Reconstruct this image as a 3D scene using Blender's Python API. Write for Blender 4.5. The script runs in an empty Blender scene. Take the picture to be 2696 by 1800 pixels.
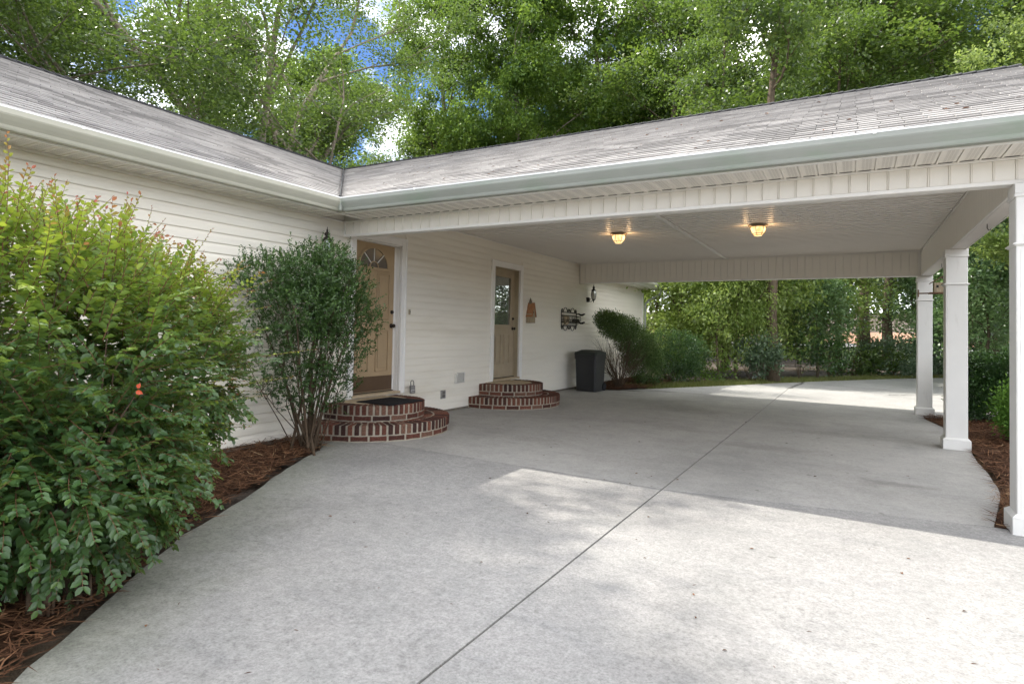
import bpy, math, random
import numpy as np
from mathutils import Matrix, Vector

random.seed(7)
RNG = np.random.default_rng(11)
scene = bpy.context.scene
COL = scene.collection

# ------------------------------------------------------------------ camera
YAW, PIT, ROLL, FOC = 0.51304978, 0.02837838, 0.02007198, 1593.65247
CAM = Vector((5.6, 0.0, 1.30))
cy_, sy_ = math.cos(YAW), math.sin(YAW)
Fw = Vector((-sy_ * math.cos(PIT), cy_ * math.cos(PIT), math.sin(PIT)))
Rt = Vector((cy_, sy_, 0.0))
Up = Rt.cross(Fw)
R2 = Rt * math.cos(ROLL) + Up * math.sin(ROLL)
U2 = -Rt * math.sin(ROLL) + Up * math.cos(ROLL)
camd = bpy.data.cameras.new("camera")
cam = bpy.data.objects.new("camera", camd)
COL.objects.link(cam)
cam.matrix_world = Matrix(((R2.x, U2.x, -Fw.x, CAM.x), (R2.y, U2.y, -Fw.y, CAM.y), (R2.z, U2.z, -Fw.z, CAM.z), (0, 0, 0, 1)))
camd.sensor_width = 36.0
camd.lens = 36.0 * FOC / 2696.0
camd.shift_y = -(900 - 824.65756) / 2696.0
camd.clip_start = 0.05
camd.clip_end = 2000.0
scene.camera = cam

# ------------------------------------------------------------------ sun, sky, exposure
SUN_DIR = Vector((-2.32, -0.17, 2.80)).normalized()      # towards the sun
SUN_EL = math.asin(SUN_DIR.z)
SUN_AZ = math.atan2(SUN_DIR.x, SUN_DIR.y)                # clockwise from +Y
sund = bpy.data.lights.new("sun", 'SUN')
sund.energy = 2.1
sund.angle = math.radians(0.5)
sund.color = (1.0, 0.95, 0.87)
sun = bpy.data.objects.new("sun", sund)
COL.objects.link(sun)
sun.location = (-20, 0, 30)
sun.rotation_euler = SUN_DIR.to_track_quat('Z', 'Y').to_euler()

world = bpy.data.worlds.new("World")
scene.world = world
world.use_nodes = True
wn, wl = world.node_tree.nodes, world.node_tree.links
wn.clear()
w_out = wn.new('ShaderNodeOutputWorld')
w_bg = wn.new('ShaderNodeBackground')
w_sky = wn.new('ShaderNodeTexSky')
w_sky.sky_type = 'NISHITA'
w_sky.sun_disc = False
w_sky.sun_elevation = SUN_EL
w_sky.sun_rotation = SUN_AZ
w_sky.air_density = 0.75
w_sky.dust_density = 0.2
w_sky.ozone_density = 8.0
w_bg.inputs['Strength'].default_value = 0.15
w_tc = wn.new('ShaderNodeTexCoord')
w_map = wn.new('ShaderNodeMapping')
w_map.inputs['Scale'].default_value = (1.0, 1.0, 2.0)
w_map.inputs['Location'].default_value = (4.4, 2.3, 1.3)
w_noise = wn.new('ShaderNodeTexNoise')
w_noise.inputs['Scale'].default_value = 3.2
w_noise.inputs['Detail'].default_value = 8.0
w_noise.inputs['Roughness'].default_value = 0.55
w_ramp = wn.new('ShaderNodeValToRGB')
w_ramp.color_ramp.elements[0].position = 0.44
w_ramp.color_ramp.elements[1].position = 0.70
w_mix = wn.new('ShaderNodeMixRGB')
w_mix.inputs['Color2'].default_value = (19.5, 19.0, 18.2, 1)
wl.new(w_tc.outputs['Generated'], w_map.inputs['Vector'])
wl.new(w_map.outputs['Vector'], w_noise.inputs['Vector'])
wl.new(w_noise.outputs['Fac'], w_ramp.inputs['Fac'])
wl.new(w_ramp.outputs['Color'], w_mix.inputs['Fac'])
w_tint = wn.new('ShaderNodeMixRGB')
w_tint.blend_type = 'MULTIPLY'
w_tint.inputs['Fac'].default_value = 1.0
w_tint.inputs['Color2'].default_value = (0.40, 0.42, 0.45, 1)
wl.new(w_sky.outputs['Color'], w_tint.inputs['Color1'])
wl.new(w_tint.outputs['Color'], w_mix.inputs['Color1'])
wl.new(w_mix.outputs['Color'], w_bg.inputs['Color'])
wl.new(w_bg.outputs['Background'], w_out.inputs['Surface'])

scene.view_settings.view_transform = 'Standard'
scene.view_settings.look = 'None'
scene.view_settings.gamma = 1.0
scene.view_settings.use_curve_mapping = False
scene.view_settings.exposure = 1.68
scene.cycles.max_bounces = 9
scene.cycles.diffuse_bounces = 5
scene.cycles.transmission_bounces = 6
scene.cycles.transparent_max_bounces = 8
scene.cycles.sample_clamp_indirect = 6.0
scene.cycles.caustics_reflective = False
scene.cycles.caustics_refractive = False
try:
    scene.cycles.use_denoising = True
    scene.cycles.denoiser = 'OPENIMAGEDENOISE'
except Exception:
    pass

# ------------------------------------------------------------------ helpers
def lin(c):
    return tuple(((v / 255.0) / 12.92) if v <= 10 else (((v / 255.0) + 0.055) / 1.055) ** 2.4 for v in c)

class MB:
    """Collects polygons; build() links them as ONE mesh object."""
    def __init__(s):
        s.v, s.f, s.a, s.m = [], [], [], []
        s.cur = 0.5
        s.mi = 0
    def add(s, vs, fs):
        n = len(s.v)
        s.v.extend([tuple(p) for p in vs])
        s.a.extend([s.cur] * len(vs))
        s.f.extend([tuple(i + n for i in f) for f in fs])
        s.m.extend([s.mi] * len(fs))
        return s
    def box(s, x0, x1, y0, y1, z0, z1):
        return s.add([(x0, y0, z0), (x1, y0, z0), (x1, y1, z0), (x0, y1, z0), (x0, y0, z1), (x1, y0, z1), (x1, y1, z1), (x0, y1, z1)],
                     [(0, 3, 2, 1), (4, 5, 6, 7), (0, 1, 5, 4), (1, 2, 6, 5), (2, 3, 7, 6), (3, 0, 4, 7)])
    def bbox(s, x0, x1, y0, y1, z0, z1, b=0.004):
        """box with chamfered edges"""
        vs, fs = [], []
        X, Y, Z = (x0, x1), (y0, y1), (z0, z1)
        def idx(i, j, k, ax):
            return ((i * 2 + j) * 2 + k) * 3 + ax
        for i in (0, 1):
            for j in (0, 1):
                for k in (0, 1):
                    p = [X[i], Y[j], Z[k]]
                    d = [b if i == 0 else -b, b if j == 0 else -b, b if k == 0 else -b]
                    for ax in range(3):      # vertex lying on the face perpendicular to ax
                        q = [p[t] + (0 if t == ax else d[t]) for t in range(3)]
                        vs.append(q)
        for ax in range(3):
            for e in (0, 1):
                cs = []
                for (u, w) in ((0, 0), (1, 0), (1, 1), (0, 1)):
                    ijk = [0, 0, 0]
                    ijk[ax] = e; ijk[(ax + 1) % 3] = u; ijk[(ax + 2) % 3] = w
                    cs.append(idx(*ijk, ax))
                fs.append(tuple(cs if e else cs[::-1]))
        for ax in range(3):                  # edges running along ax
            a1, a2 = (ax + 1) % 3, (ax + 2) % 3
            for u in (0, 1):
                for w in (0, 1):
                    lo = [0, 0, 0]; hi = [0, 0, 0]
                    lo[ax] = 0; hi[ax] = 1
                    lo[a1] = hi[a1] = u; lo[a2] = hi[a2] = w
                    q = (idx(*lo, a1), idx(*hi, a1), idx(*hi, a2), idx(*lo, a2))
                    fs.append(q if (u != w) else q[::-1])
        for i in (0, 1):
            for j in (0, 1):
                for k in (0, 1):
                    q = (idx(i, j, k, 0), idx(i, j, k, 1), idx(i, j, k, 2))
                    fs.append(q if (i + j + k) % 2 else q[::-1])
        return s.add(vs, fs)
    def tube(s, pts, rad, n=8, cap=True):
        pts = [Vector(p) for p in pts]
        if not isinstance(rad, (list, tuple)):
            rad = [rad] * len(pts)
        vs, fs = [], []
        up = Vector((0, 0, 1))
        prev = None
        for i, p in enumerate(pts):
            if i == 0: d = pts[1] - pts[0]
            elif i == len(pts) - 1: d = pts[-1] - pts[-2]
            else: d = (pts[i + 1] - pts[i - 1])
            if d.length < 1e-9: d = Vector((0, 0, 1))
            d.normalize()
            if prev is None:
                a = d.orthogonal().normalized()
            else:
                a = prev - d * prev.dot(d)
                if a.length < 1e-6: a = d.orthogonal()
                a.normalize()
            prev = a
            b = d.cross(a)
            for k in range(n):
                t = 2 * math.pi * k / n
                vs.append(p + (a * math.cos(t) + b * math.sin(t)) * rad[i])
        for i in range(len(pts) - 1):
            for k in range(n):
                k2 = (k + 1) % n
                fs.append((i * n + k, i * n + k2, (i + 1) * n + k2, (i + 1) * n + k))
        if cap:
            fs.append(tuple(range(n))[::-1])
            fs.append(tuple((len(pts) - 1) * n + k for k in range(n)))
        return s.add(vs, fs)
    def lathe(s, prof, cx, cy, n=20, z0=0.0, phase=0.0):
        vs, fs = [], []
        for (r, z) in prof:
            for k in range(n):
                t = 2 * math.pi * k / n + phase
                vs.append((cx + r * math.cos(t), cy + r * math.sin(t), z0 + z))
        for i in range(len(prof) - 1):
            for k in range(n):
                k2 = (k + 1) % n
                fs.append((i * n + k, i * n + k2, (i + 1) * n + k2, (i + 1) * n + k))
        fs.append(tuple(range(n))[::-1]); fs.append(tuple((len(prof) - 1) * n + k for k in range(n)))
        return s.add(vs, fs)
    def prism(s, poly, z0, z1):
        """poly: ccw (x,y) outline; z0/z1 numbers or functions of (x,y)"""
        n = len(poly)
        g0 = z0 if callable(z0) else (lambda x, y: z0)
        g1 = z1 if callable(z1) else (lambda x, y: z1)
        vs = [(x, y, g0(x, y)) for x, y in poly] + [(x, y, g1(x, y)) for x, y in poly]
        fs = [tuple(range(n))[::-1], tuple(range(n, 2 * n))]
        fs += [(i, (i + 1) % n, n + (i + 1) % n, n + i) for i in range(n)]
        return s.add(vs, fs)
    def extrude(s, prof, a, b):
        """prof: list of Vector offsets (3D), swept from point a to b"""
        n = len(prof)
        a, b = Vector(a), Vector(b)
        vs = [a + Vector(p) for p in prof] + [b + Vector(p) for p in prof]
        fs = [(i, (i + 1) % n, n + (i + 1) % n, n + i) for i in range(n)]
        fs += [tuple(range(n))[::-1], tuple(range(n, 2 * n))]
        return s.add(vs, fs)
    def mesh(s, name, mats, smooth=False, fix=True):
        me = bpy.data.meshes.new(name)
        me.from_pydata(s.v, [], s.f)
        for m in (mats if isinstance(mats, (list, tuple)) else [mats]):
            me.materials.append(m)
        if s.a and (min(s.a) != max(s.a) or s.a[0] != 0.5):
            at = me.attributes.new('var', 'FLOAT', 'POINT')
            at.data.foreach_set('value', s.a)
        if any(s.m):
            me.polygons.foreach_set('material_index', s.m)
        if fix:
            import bmesh
            bm = bmesh.new(); bm.from_mesh(me)
            bmesh.ops.recalc_face_normals(bm, faces=bm.faces)
            bm.to_mesh(me); bm.free()
        if smooth:
            me.polygons.foreach_set('use_smooth', [True] * len(me.polygons))
        me.update()
        return me
    def build(s, name, mats, parent=None, smooth=False, fix=True):
        return link(name, s.mesh(name, mats, smooth, fix), parent)

def world_loc(o):
    v = Vector((0, 0, 0))
    while o is not None:
        v += o.location
        o = o.parent
    return v

def link(name, me, parent=None, world=True, loc=None, rot=None):
    o = bpy.data.objects.new(name, me)
    COL.objects.link(o)
    if parent is not None:
        o.parent = parent
        if world:
            o.location = -world_loc(parent)
    if loc is not None:
        o.location = Vector(loc) - (world_loc(parent) if (parent is not None and world) else Vector((0, 0, 0)))
    if rot is not None:
        o.rotation_euler = rot
    return o

def tag(o, label, cat, group=None, kind=None):
    o['label'] = label
    o['category'] = cat
    if group: o['group'] = group
    if kind: o['kind'] = kind
    return o

def empty(name, loc, label, cat, group=None):
    o = bpy.data.objects.new(name, None)
    o.empty_display_size = 0.1
    COL.objects.link(o)
    o.location = loc
    return tag(o, label, cat, group)

def struct(o):
    o['kind'] = 'structure'
    return o

# ------------------------------------------------------------------ materials
def new_mat(name):
    m = bpy.data.materials.new(name)
    m.use_nodes = True
    nt = m.node_tree
    return m, nt.nodes, nt.links, nt.nodes['Principled BSDF']

def ramp(nd, stops):
    r = nd.new('ShaderNodeValToRGB')
    cr = r.color_ramp
    while len(cr.elements) < len(stops): cr.elements.new(0.5)
    for e, (p, c) in zip(cr.elements, stops):
        e.position = p
        e.color = (*c, 1) if len(c) == 3 else c
    return r

def noise(nd, lk, scale, detail=4, rough=0.5, vec=None, stretch=None):
    t = nd.new('ShaderNodeTexCoord')
    n = nd.new('ShaderNodeTexNoise')
    n.inputs['Scale'].default_value = scale
    n.inputs['Detail'].default_value = detail
    n.inputs['Roughness'].default_value = rough
    if stretch:
        mp = nd.new('ShaderNodeMapping'); mp.inputs['Scale'].default_value = stretch
        lk.new(t.outputs['Object'], mp.inputs['Vector']); lk.new(mp.outputs['Vector'], n.inputs['Vector'])
    else:
        lk.new(t.outputs['Object'], n.inputs['Vector'])
    return n

def mixc(nd, lk, a, b, fac, mode='MIX'):
    m = nd.new('ShaderNodeMixRGB'); m.blend_type = mode
    for s, v in (('Color1', a), ('Color2', b), ('Fac', fac)):
        if isinstance(v, (int, float)): m.inputs[s].default_value = v
        elif isinstance(v, tuple): m.inputs[s].default_value = (*v, 1)
        else: lk.new(v, m.inputs[s])
    return m

def bump(nd, lk, p, h, strength=0.2, dist=0.01):
    b = nd.new('ShaderNodeBump'); b.inputs['Strength'].default_value = strength; b.inputs['Distance'].default_value = dist
    lk.new(h, b.inputs['Height']); lk.new(b.outputs['Normal'], p.inputs['Normal'])

def plain(name, col, rough=0.6, var=0.12, scale=6.0, spec=0.4, metal=0.0, bmp=0.0, bscale=60.0, stretch=None, dirt=None):
    m, nd, lk, p = new_mat(name)
    n = noise(nd, lk, scale, 5, 0.6, stretch=stretch)
    c0 = tuple(max(0, v * (1 - var)) for v in col); c1 = tuple(min(1, v * (1 + var)) for v in col)
    r = ramp(nd, [(0.3, c0), (0.7, c1)])
    lk.new(n.outputs['Fac'], r.inputs['Fac'])
    out = r.outputs['Color']
    if dirt:
        n2 = noise(nd, lk, dirt[1], 6, 0.65, stretch=dirt[3] if len(dirt) > 3 else None)
        r2 = ramp(nd, [(dirt[2], (0, 0, 0)), (min(1, dirt[2] + 0.2), (1, 1, 1))])
        lk.new(n2.outputs['Fac'], r2.inputs['Fac'])
        out = mixc(nd, lk, out, dirt[0], r2.outputs['Color']).outputs['Color']
    lk.new(out, p.inputs['Base Color'])
    p.inputs['Roughness'].default_value = rough
    p.inputs['Specular IOR Level'].default_value = spec
    p.inputs['Metallic'].default_value = metal
    if bmp > 0:
        nb = noise(nd, lk, bscale, 3, 0.6, stretch=stretch)
        bump(nd, lk, p, nb.outputs['Fac'], bmp, 0.005)
    return m

def leafmat(name, stops, trans=0.35, tcol=(0.20, 0.34, 0.03), rough=0.42, spec=0.5, tvar=True):
    m, nd, lk, p = new_mat(name)
    a = nd.new('ShaderNodeAttribute'); a.attribute_name = 'var'
    r = ramp(nd, stops)
    lk.new(a.outputs['Fac'], r.inputs['Fac'])
    lk.new(r.outputs['Color'], p.inputs['Base Color'])
    p.inputs['Roughness'].default_value = rough
    p.inputs['Specular IOR Level'].default_value = spec
    t = nd.new('ShaderNodeBsdfTranslucent')
    mc = mixc(nd, lk, r.outputs['Color'], tcol, 0.45)
    lk.new(mc.outputs['Color'], t.inputs['Color'])
    ms = nd.new('ShaderNodeMixShader'); ms.inputs['Fac'].default_value = trans
    lk.new(p.outputs['BSDF'], ms.inputs[1]); lk.new(t.outputs['BSDF'], ms.inputs[2])
    lk.new(ms.outputs['Shader'], nd['Material Output'].inputs['Surface'])
    return m

def attrmat(name, stops, rough=0.8, spec=0.2, nscale=40, nvar=0.25, bmp=0.3, bs=120):
    m, nd, lk, p = new_mat(name)
    a = nd.new('ShaderNodeAttribute'); a.attribute_name = 'var'
    r = ramp(nd, stops); lk.new(a.outputs['Fac'], r.inputs['Fac'])
    n = noise(nd, lk, nscale, 4, 0.6)
    gp = nd.new('ShaderNodeNewGeometry'); lk.new(gp.outputs['Position'], n.inputs['Vector'])
    r2 = ramp(nd, [(0.3, (1 - nvar,) * 3), (0.7, (1 + nvar,) * 3)]); lk.new(n.outputs['Fac'], r2.inputs['Fac'])
    mm = mixc(nd, lk, r.outputs['Color'], r2.outputs['Color'], 1.0, 'MULTIPLY')
    lk.new(mm.outputs['Color'], p.inputs['Base Color'])
    p.inputs['Roughness'].default_value = rough; p.inputs['Specular IOR Level'].default_value = spec
    nb = noise(nd, lk, bs, 3, 0.6); lk.new(gp.outputs['Position'], nb.inputs['Vector']); bump(nd, lk, p, nb.outputs['Fac'], bmp, 0.004)
    return m

STAINS = [(4.75, 7.9, 0.75, 0.30, 0.80), (6.05, 6.7, 0.30, 0.14, 0.74), (5.75, 6.6, 0.14, 0.28, 0.82), (2.3, 6.6, 0.5, 0.25, 0.88), (3.6, 8.6, 0.6, 0.3, 0.88), (1.22, 13.35, 0.28, 0.16, 0.5), (1.85, 13.75, 0.34, 0.14, 0.55), (5.2, 9.6, 0.9, 0.3, 0.88), (3.2, 10.8, 0.9, 0.4, 0.90)]
def concrete(name, base, rough_agg=1.0, stain=0.25, warm=0.0):
    m, nd, lk, p = new_mat(name)
    n1 = noise(nd, lk, 0.55, 6, 0.62)
    r1 = ramp(nd, [(0.3, tuple(v * (1 - stain) for v in base)), (0.5, base), (0.72, tuple(min(1, v * 1.10) for v in base))])
    lk.new(n1.outputs['Fac'], r1.inputs['Fac'])
    n2 = noise(nd, lk, 3.3, 7, 0.7)
    r2 = ramp(nd, [(0.28, (0.86, 0.87, 0.86)), (0.62, (1.05, 1.04, 1.03))]); lk.new(n2.outputs['Fac'], r2.inputs['Fac'])
    c = mixc(nd, lk, r1.outputs['Color'], r2.outputs['Color'], 0.9, 'MULTIPLY')
    n3 = noise(nd, lk, 75, 3, 0.75)
    g = 0.16 * rough_agg
    r3 = ramp(nd, [(0.33, (1 - g,) * 3), (0.5, (1, 1, 1)), (0.68, (1 + g * 0.7,) * 3)]); lk.new(n3.outputs['Fac'], r3.inputs['Fac'])
    c = mixc(nd, lk, c.outputs['Color'], r3.outputs['Color'], 1.0, 'MULTIPLY')
    n4 = noise(nd, lk, 24, 4, 0.7)
    r4 = ramp(nd, [(0.30, (1 - g * 0.9,) * 3), (0.55, (1, 1, 1)), (0.75, (1 + g * 0.35,) * 3)]); lk.new(n4.outputs['Fac'], r4.inputs['Fac'])
    c = mixc(nd, lk, c.outputs['Color'], r4.outputs['Color'], 1.0, 'MULTIPLY')
    # brushed streaks, small dark spots
    n5 = noise(nd, lk, 2.4, 5, 0.7, stretch=(0.5, 2.2, 1))
    r5 = ramp(nd, [(0.28, (0.84, 0.85, 0.87)), (0.45, (1, 1, 1))]); lk.new(n5.outputs['Fac'], r5.inputs['Fac'])
    c = mixc(nd, lk, c.outputs['Color'], r5.outputs['Color'], 0.8, 'MULTIPLY')
    n6 = noise(nd, lk, 8.5, 2, 0.4)
    r6 = ramp(nd, [(0.20, (0.55, 0.55, 0.52)), (0.27, (1, 1, 1))]); lk.new(n6.outputs['Fac'], r6.inputs['Fac'])
    c = mixc(nd, lk, c.outputs['Color'], r6.outputs['Color'], 0.8, 'MULTIPLY')
    # stains with a shape of their own (oil and damp marks, mildew along the planting edge)
    gp = nd.new('ShaderNodeNewGeometry')
    nw = noise(nd, lk, 3.0, 4, 0.7)
    for (sx, sy, rx, ry, k) in STAINS:
        mp = nd.new('ShaderNodeMapping'); mp.vector_type = 'TEXTURE'
        mp.inputs['Location'].default_value = (sx, sy, 0); mp.inputs['Scale'].default_value = (rx, ry, 100)
        lk.new(gp.outputs['Position'], mp.inputs['Vector'])
        ln = nd.new('ShaderNodeVectorMath'); ln.operation = 'LENGTH'; lk.new(mp.outputs['Vector'], ln.inputs[0])
        ad = nd.new('ShaderNodeMath'); ad.operation = 'MULTIPLY_ADD'; lk.new(nw.outputs['Fac'], ad.inputs[0]); ad.inputs[1].default_value = 1.6; ad.inputs[2].default_value = -0.8
        a2 = nd.new('ShaderNodeMath'); a2.operation = 'ADD'; lk.new(ln.outputs['Value'], a2.inputs[0]); lk.new(ad.outputs[0], a2.inputs[1])
        rs = ramp(nd, [(0.35, (k, k, k * 0.99)), (1.0, (1, 1, 1))]); lk.new(a2.outputs[0], rs.inputs['Fac'])
        c = mixc(nd, lk, c.outputs['Color'], rs.outputs['Color'], 1.0, 'MULTIPLY')
    dt = nd.new('ShaderNodeVectorMath'); dt.operation = 'DOT_PRODUCT'; lk.new(gp.outputs['Position'], dt.inputs[0]); dt.inputs[1].default_value = (0.833, 0.553, 0)
    m1 = nd.new('ShaderNodeMath'); m1.operation = 'MULTIPLY_ADD'; lk.new(nw.outputs['Fac'], m1.inputs[0]); m1.inputs[1].default_value = 0.7; m1.inputs[2].default_value = -3.38
    m2 = nd.new('ShaderNodeMath'); m2.operation = 'ADD'; lk.new(dt.outputs['Value'], m2.inputs[0]); lk.new(m1.outputs[0], m2.inputs[1])
    rm = ramp(nd, [(0.0, (0.86, 0.90, 0.80)), (0.55, (1, 1, 1))]); lk.new(m2.outputs[0], rm.inputs['Fac'])
    c = mixc(nd, lk, c.outputs['Color'], rm.outputs['Color'], 1.0, 'MULTIPLY')
    lk.new(c.outputs['Color'], p.inputs['Base Color'])
    p.inputs['Roughness'].default_value = 0.78
    p.inputs['Specular IOR Level'].default_value = 0.3
    bump(nd, lk, p, n3.outputs['Fac'], 0.25 * rough_agg, 0.004)
    return m

M = {}
M['siding'] = plain('vinyl_siding_cream', (0.83, 0.785, 0.685), 0.55, 0.04, 1.3, 0.35, bmp=0.05, bscale=40, stretch=(1, 0.3, 1), dirt=((0.70, 0.645, 0.53), 0.9, 0.55, (1, 0.25, 2.5)))
M['white'] = plain('white_trim', (0.82, 0.80, 0.755), 0.5, 0.04, 3.0, 0.4)
M['whiter'] = plain('bright_metal_lip', (0.82, 0.82, 0.80), 0.35, 0.03, 5.0, 0.5)
M['soffit'] = plain('soffit_vinyl', (0.82, 0.785, 0.715), 0.5, 0.04, 2.0, 0.4)
M['ceiling'] = plain('ceiling_vinyl', (0.80, 0.765, 0.715), 0.36, 0.04, 1.0, 0.5)
M['gutter_wing'] = plain('gutter_aluminium_cream', (0.43, 0.42, 0.345), 0.45, 0.05, 2.5, 0.4, dirt=((0.36, 0.37, 0.29), 1.3, 0.55, (1, 1, 3)))
M['gutter'] = plain('gutter_aluminium_weathered', (0.30, 0.315, 0.28), 0.45, 0.05, 2.5, 0.4, dirt=((0.25, 0.30, 0.235), 1.6, 0.5, (1, 1, 3)))
M['column'] = plain('column_paint', (0.70, 0.69, 0.65), 0.45, 0.03, 3.0, 0.4, dirt=((0.52, 0.50, 0.46), 2.2, 0.62, (3, 3, 0.6)))
M['dark_gap'] = plain('dark_gap', (0.02, 0.02, 0.018), 0.8, 0.1)
M['shingle'] = attrmat('asphalt_shingle', [(0.0, (0.25, 0.24, 0.228)), (0.5, (0.36, 0.345, 0.328)), (1.0, (0.45, 0.43, 0.41))], 0.92, 0.12, 2.2, 0.14, 0.3, 300)
M['ridge'] = plain('ridge_cap_dark', (0.05, 0.05, 0.052), 0.9, 0.2, 20)
M['doorpaint'] = plain('tan_door_paint', (0.41, 0.295, 0.17), 0.42, 0.05, 5, 0.4)
M['doorpaint2'] = plain('beige_door_paint', (0.38, 0.305, 0.205), 0.42, 0.07, 7, 0.4, dirt=((0.33, 0.26, 0.18), 9.0, 0.6))
M['jambpaint'] = plain('jamb_paint', (0.36, 0.30, 0.20), 0.5, 0.06, 6)
M['kick'] = plain('bronze_kickplate', (0.11, 0.065, 0.035), 0.38, 0.1, 4, 0.5, 0.35)
M['bronze'] = plain('dark_bronze', (0.025, 0.018, 0.014), 0.35, 0.2, 30, 0.5, 0.5)
M['iron'] = plain('black_iron', (0.022, 0.018, 0.015), 0.5, 0.3, 30, 0.4, 0.3)
M['mortar'] = plain('mortar', (0.32, 0.285, 0.225), 0.9, 0.15, 25, 0.15, bmp=0.4, bscale=90)
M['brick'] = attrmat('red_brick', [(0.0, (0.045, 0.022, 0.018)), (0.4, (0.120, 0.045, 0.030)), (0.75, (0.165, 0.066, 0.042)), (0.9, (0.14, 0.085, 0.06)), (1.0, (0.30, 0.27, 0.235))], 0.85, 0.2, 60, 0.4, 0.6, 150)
M['concrete'] = concrete('driveway_concrete_sun_toned', (0.312, 0.306, 0.294), 1.6, 0.24)  # same concrete as the carport slabs, darkened to hold back the sun
M['concrete_shade_lift'] = concrete('carport_concrete_shade_lift', (0.365, 0.357, 0.337), 1.0, 0.22)  # same concrete, made paler to lift the shade under the roof
M['concrete3'] = concrete('old_drive_concrete', (0.42, 0.41, 0.39), 1.4, 0.15)
M['joint'] = plain('joint_filler', (0.13, 0.125, 0.115), 0.9, 0.2, 20)
M['found'] = plain('foundation', (0.19, 0.165, 0.13), 0.9, 0.25, 6, 0.1, bmp=0.4)
M['pad'] = plain('landing_mortar', (0.46, 0.37, 0.25), 0.9, 0.12, 9, 0.15, bmp=0.3)
M['rubber'] = plain('black_rubber', (0.012, 0.012, 0.014), 0.75, 0.3, 60, 0.3)
M['bin'] = plain('grey_bin_plastic', (0.018, 0.019, 0.020), 0.45, 0.15, 4, 0.45, bmp=0.1)
M['binlid'] = plain('green_black_lid', (0.020, 0.025, 0.021), 0.45, 0.15, 6, 0.45)
M['greyplastic'] = plain('grey_plastic', (0.28, 0.27, 0.25), 0.5, 0.1, 20)
M['ventmat'] = plain('white_vent_plastic', (0.62, 0.60, 0.55), 0.5, 0.06, 20)
M['cedar'] = plain('orange_cedar', (0.34, 0.165, 0.08), 0.7, 0.25, 9, 0.25, stretch=(4, 4, 0.6))
M['oldwood'] = plain('weathered_wood', (0.34, 0.28, 0.19), 0.8, 0.3, 12, 0.2, stretch=(4, 4, 0.6))
M['brownwood'] = plain('brown_wood', (0.14, 0.08, 0.045), 0.8, 0.35, 12, 0.2)
M['coco'] = plain('coco_liner', (0.42, 0.34, 0.22), 0.95, 0.2, 30, 0.1)
M['copper'] = plain('aged_copper', (0.16, 0.13, 0.09), 0.5, 0.3, 20, 0.4, 0.5)
M['lampmetal'] = plain('bronze_lamp_metal', (0.20, 0.155, 0.105), 0.4, 0.1, 20, 0.4, 0.5)
M['rockgrey'] = plain('lockbox_grey', (0.16, 0.15, 0.14), 0.45, 0.15, 60, 0.4, 0.3)
M['bark'] = plain('tree_bark', (0.135, 0.105, 0.075), 0.95, 0.4, 7, 0.1, bmp=0.8, bscale=14, stretch=(3, 3, 0.7))
M['barklight'] = plain('pale_bark', (0.24, 0.205, 0.16), 0.95, 0.35, 5, 0.1, bmp=0.7, bscale=12, stretch=(3, 3, 0.7))
M['twig'] = plain('shrub_stem', (0.095, 0.068, 0.045), 0.9, 0.3, 20, 0.15)
M['redtwig'] = plain('red_brown_twig', (0.17, 0.085, 0.05), 0.8, 0.3, 20, 0.2)
M['straw'] = attrmat('pine_straw', [(0, (0.045, 0.020, 0.010)), (0.5, (0.13, 0.062, 0.032)), (0.85, (0.24, 0.125, 0.065)), (1, (0.40, 0.27, 0.15))], 0.85, 0.2, 8, 0.3, 0.0)
M['bed'] = plain('straw_bed_soil', (0.06, 0.032, 0.019), 0.95, 0.4, 14, 0.1, bmp=0.9, bscale=50)
M['grass'] = leafmat('grass_blades', [(0, (0.07, 0.11, 0.018)), (0.6, (0.16, 0.19, 0.04)), (1, (0.30, 0.26, 0.11))], 0.3, (0.25, 0.3, 0.05))

def ground_mat():
    m, nd, lk, p = new_mat('woodland_floor')
    n1 = noise(nd, lk, 0.35, 6, 0.6)
    r1 = ramp(nd, [(0.32, (0.045, 0.062, 0.018)), (0.45, (0.085, 0.065, 0.045)), (0.6, (0.15, 0.125, 0.105)), (0.8, (0.19, 0.14, 0.11))])
    lk.new(n1.outputs['Fac'], r1.inputs['Fac'])
    n2 = noise(nd, lk, 9, 6, 0.75)
    r2 = ramp(nd, [(0.3, (0.45,) * 3), (0.7, (1.4,) * 3)]); lk.new(n2.outputs['Fac'], r2.inputs['Fac'])
    c = mixc(nd, lk, r1.outputs['Color'], r2.outputs['Color'], 1.0, 'MULTIPLY')
    lk.new(c.outputs['Color'], p.inputs['Base Color'])
    p.inputs['Roughness'].default_value = 0.95; p.inputs['Specular IOR Level'].default_value = 0.1
    bump(nd, lk, p, n2.outputs['Fac'], 0.8, 0.05)
    return m
M['ground'] = ground_mat()
M['lawn'] = plain('lawn', (0.14, 0.20, 0.035), 0.9, 0.3, 2.0, 0.1, bmp=0.6, bscale=30)
M['farroad'] = plain('pale_far_drive', (0.45, 0.42, 0.40), 0.9, 0.1, 1.0, 0.2)
M['bank'] = plain('straw_bank', (0.34, 0.20, 0.13), 0.95, 0.3, 1.2, 0.1)

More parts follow.
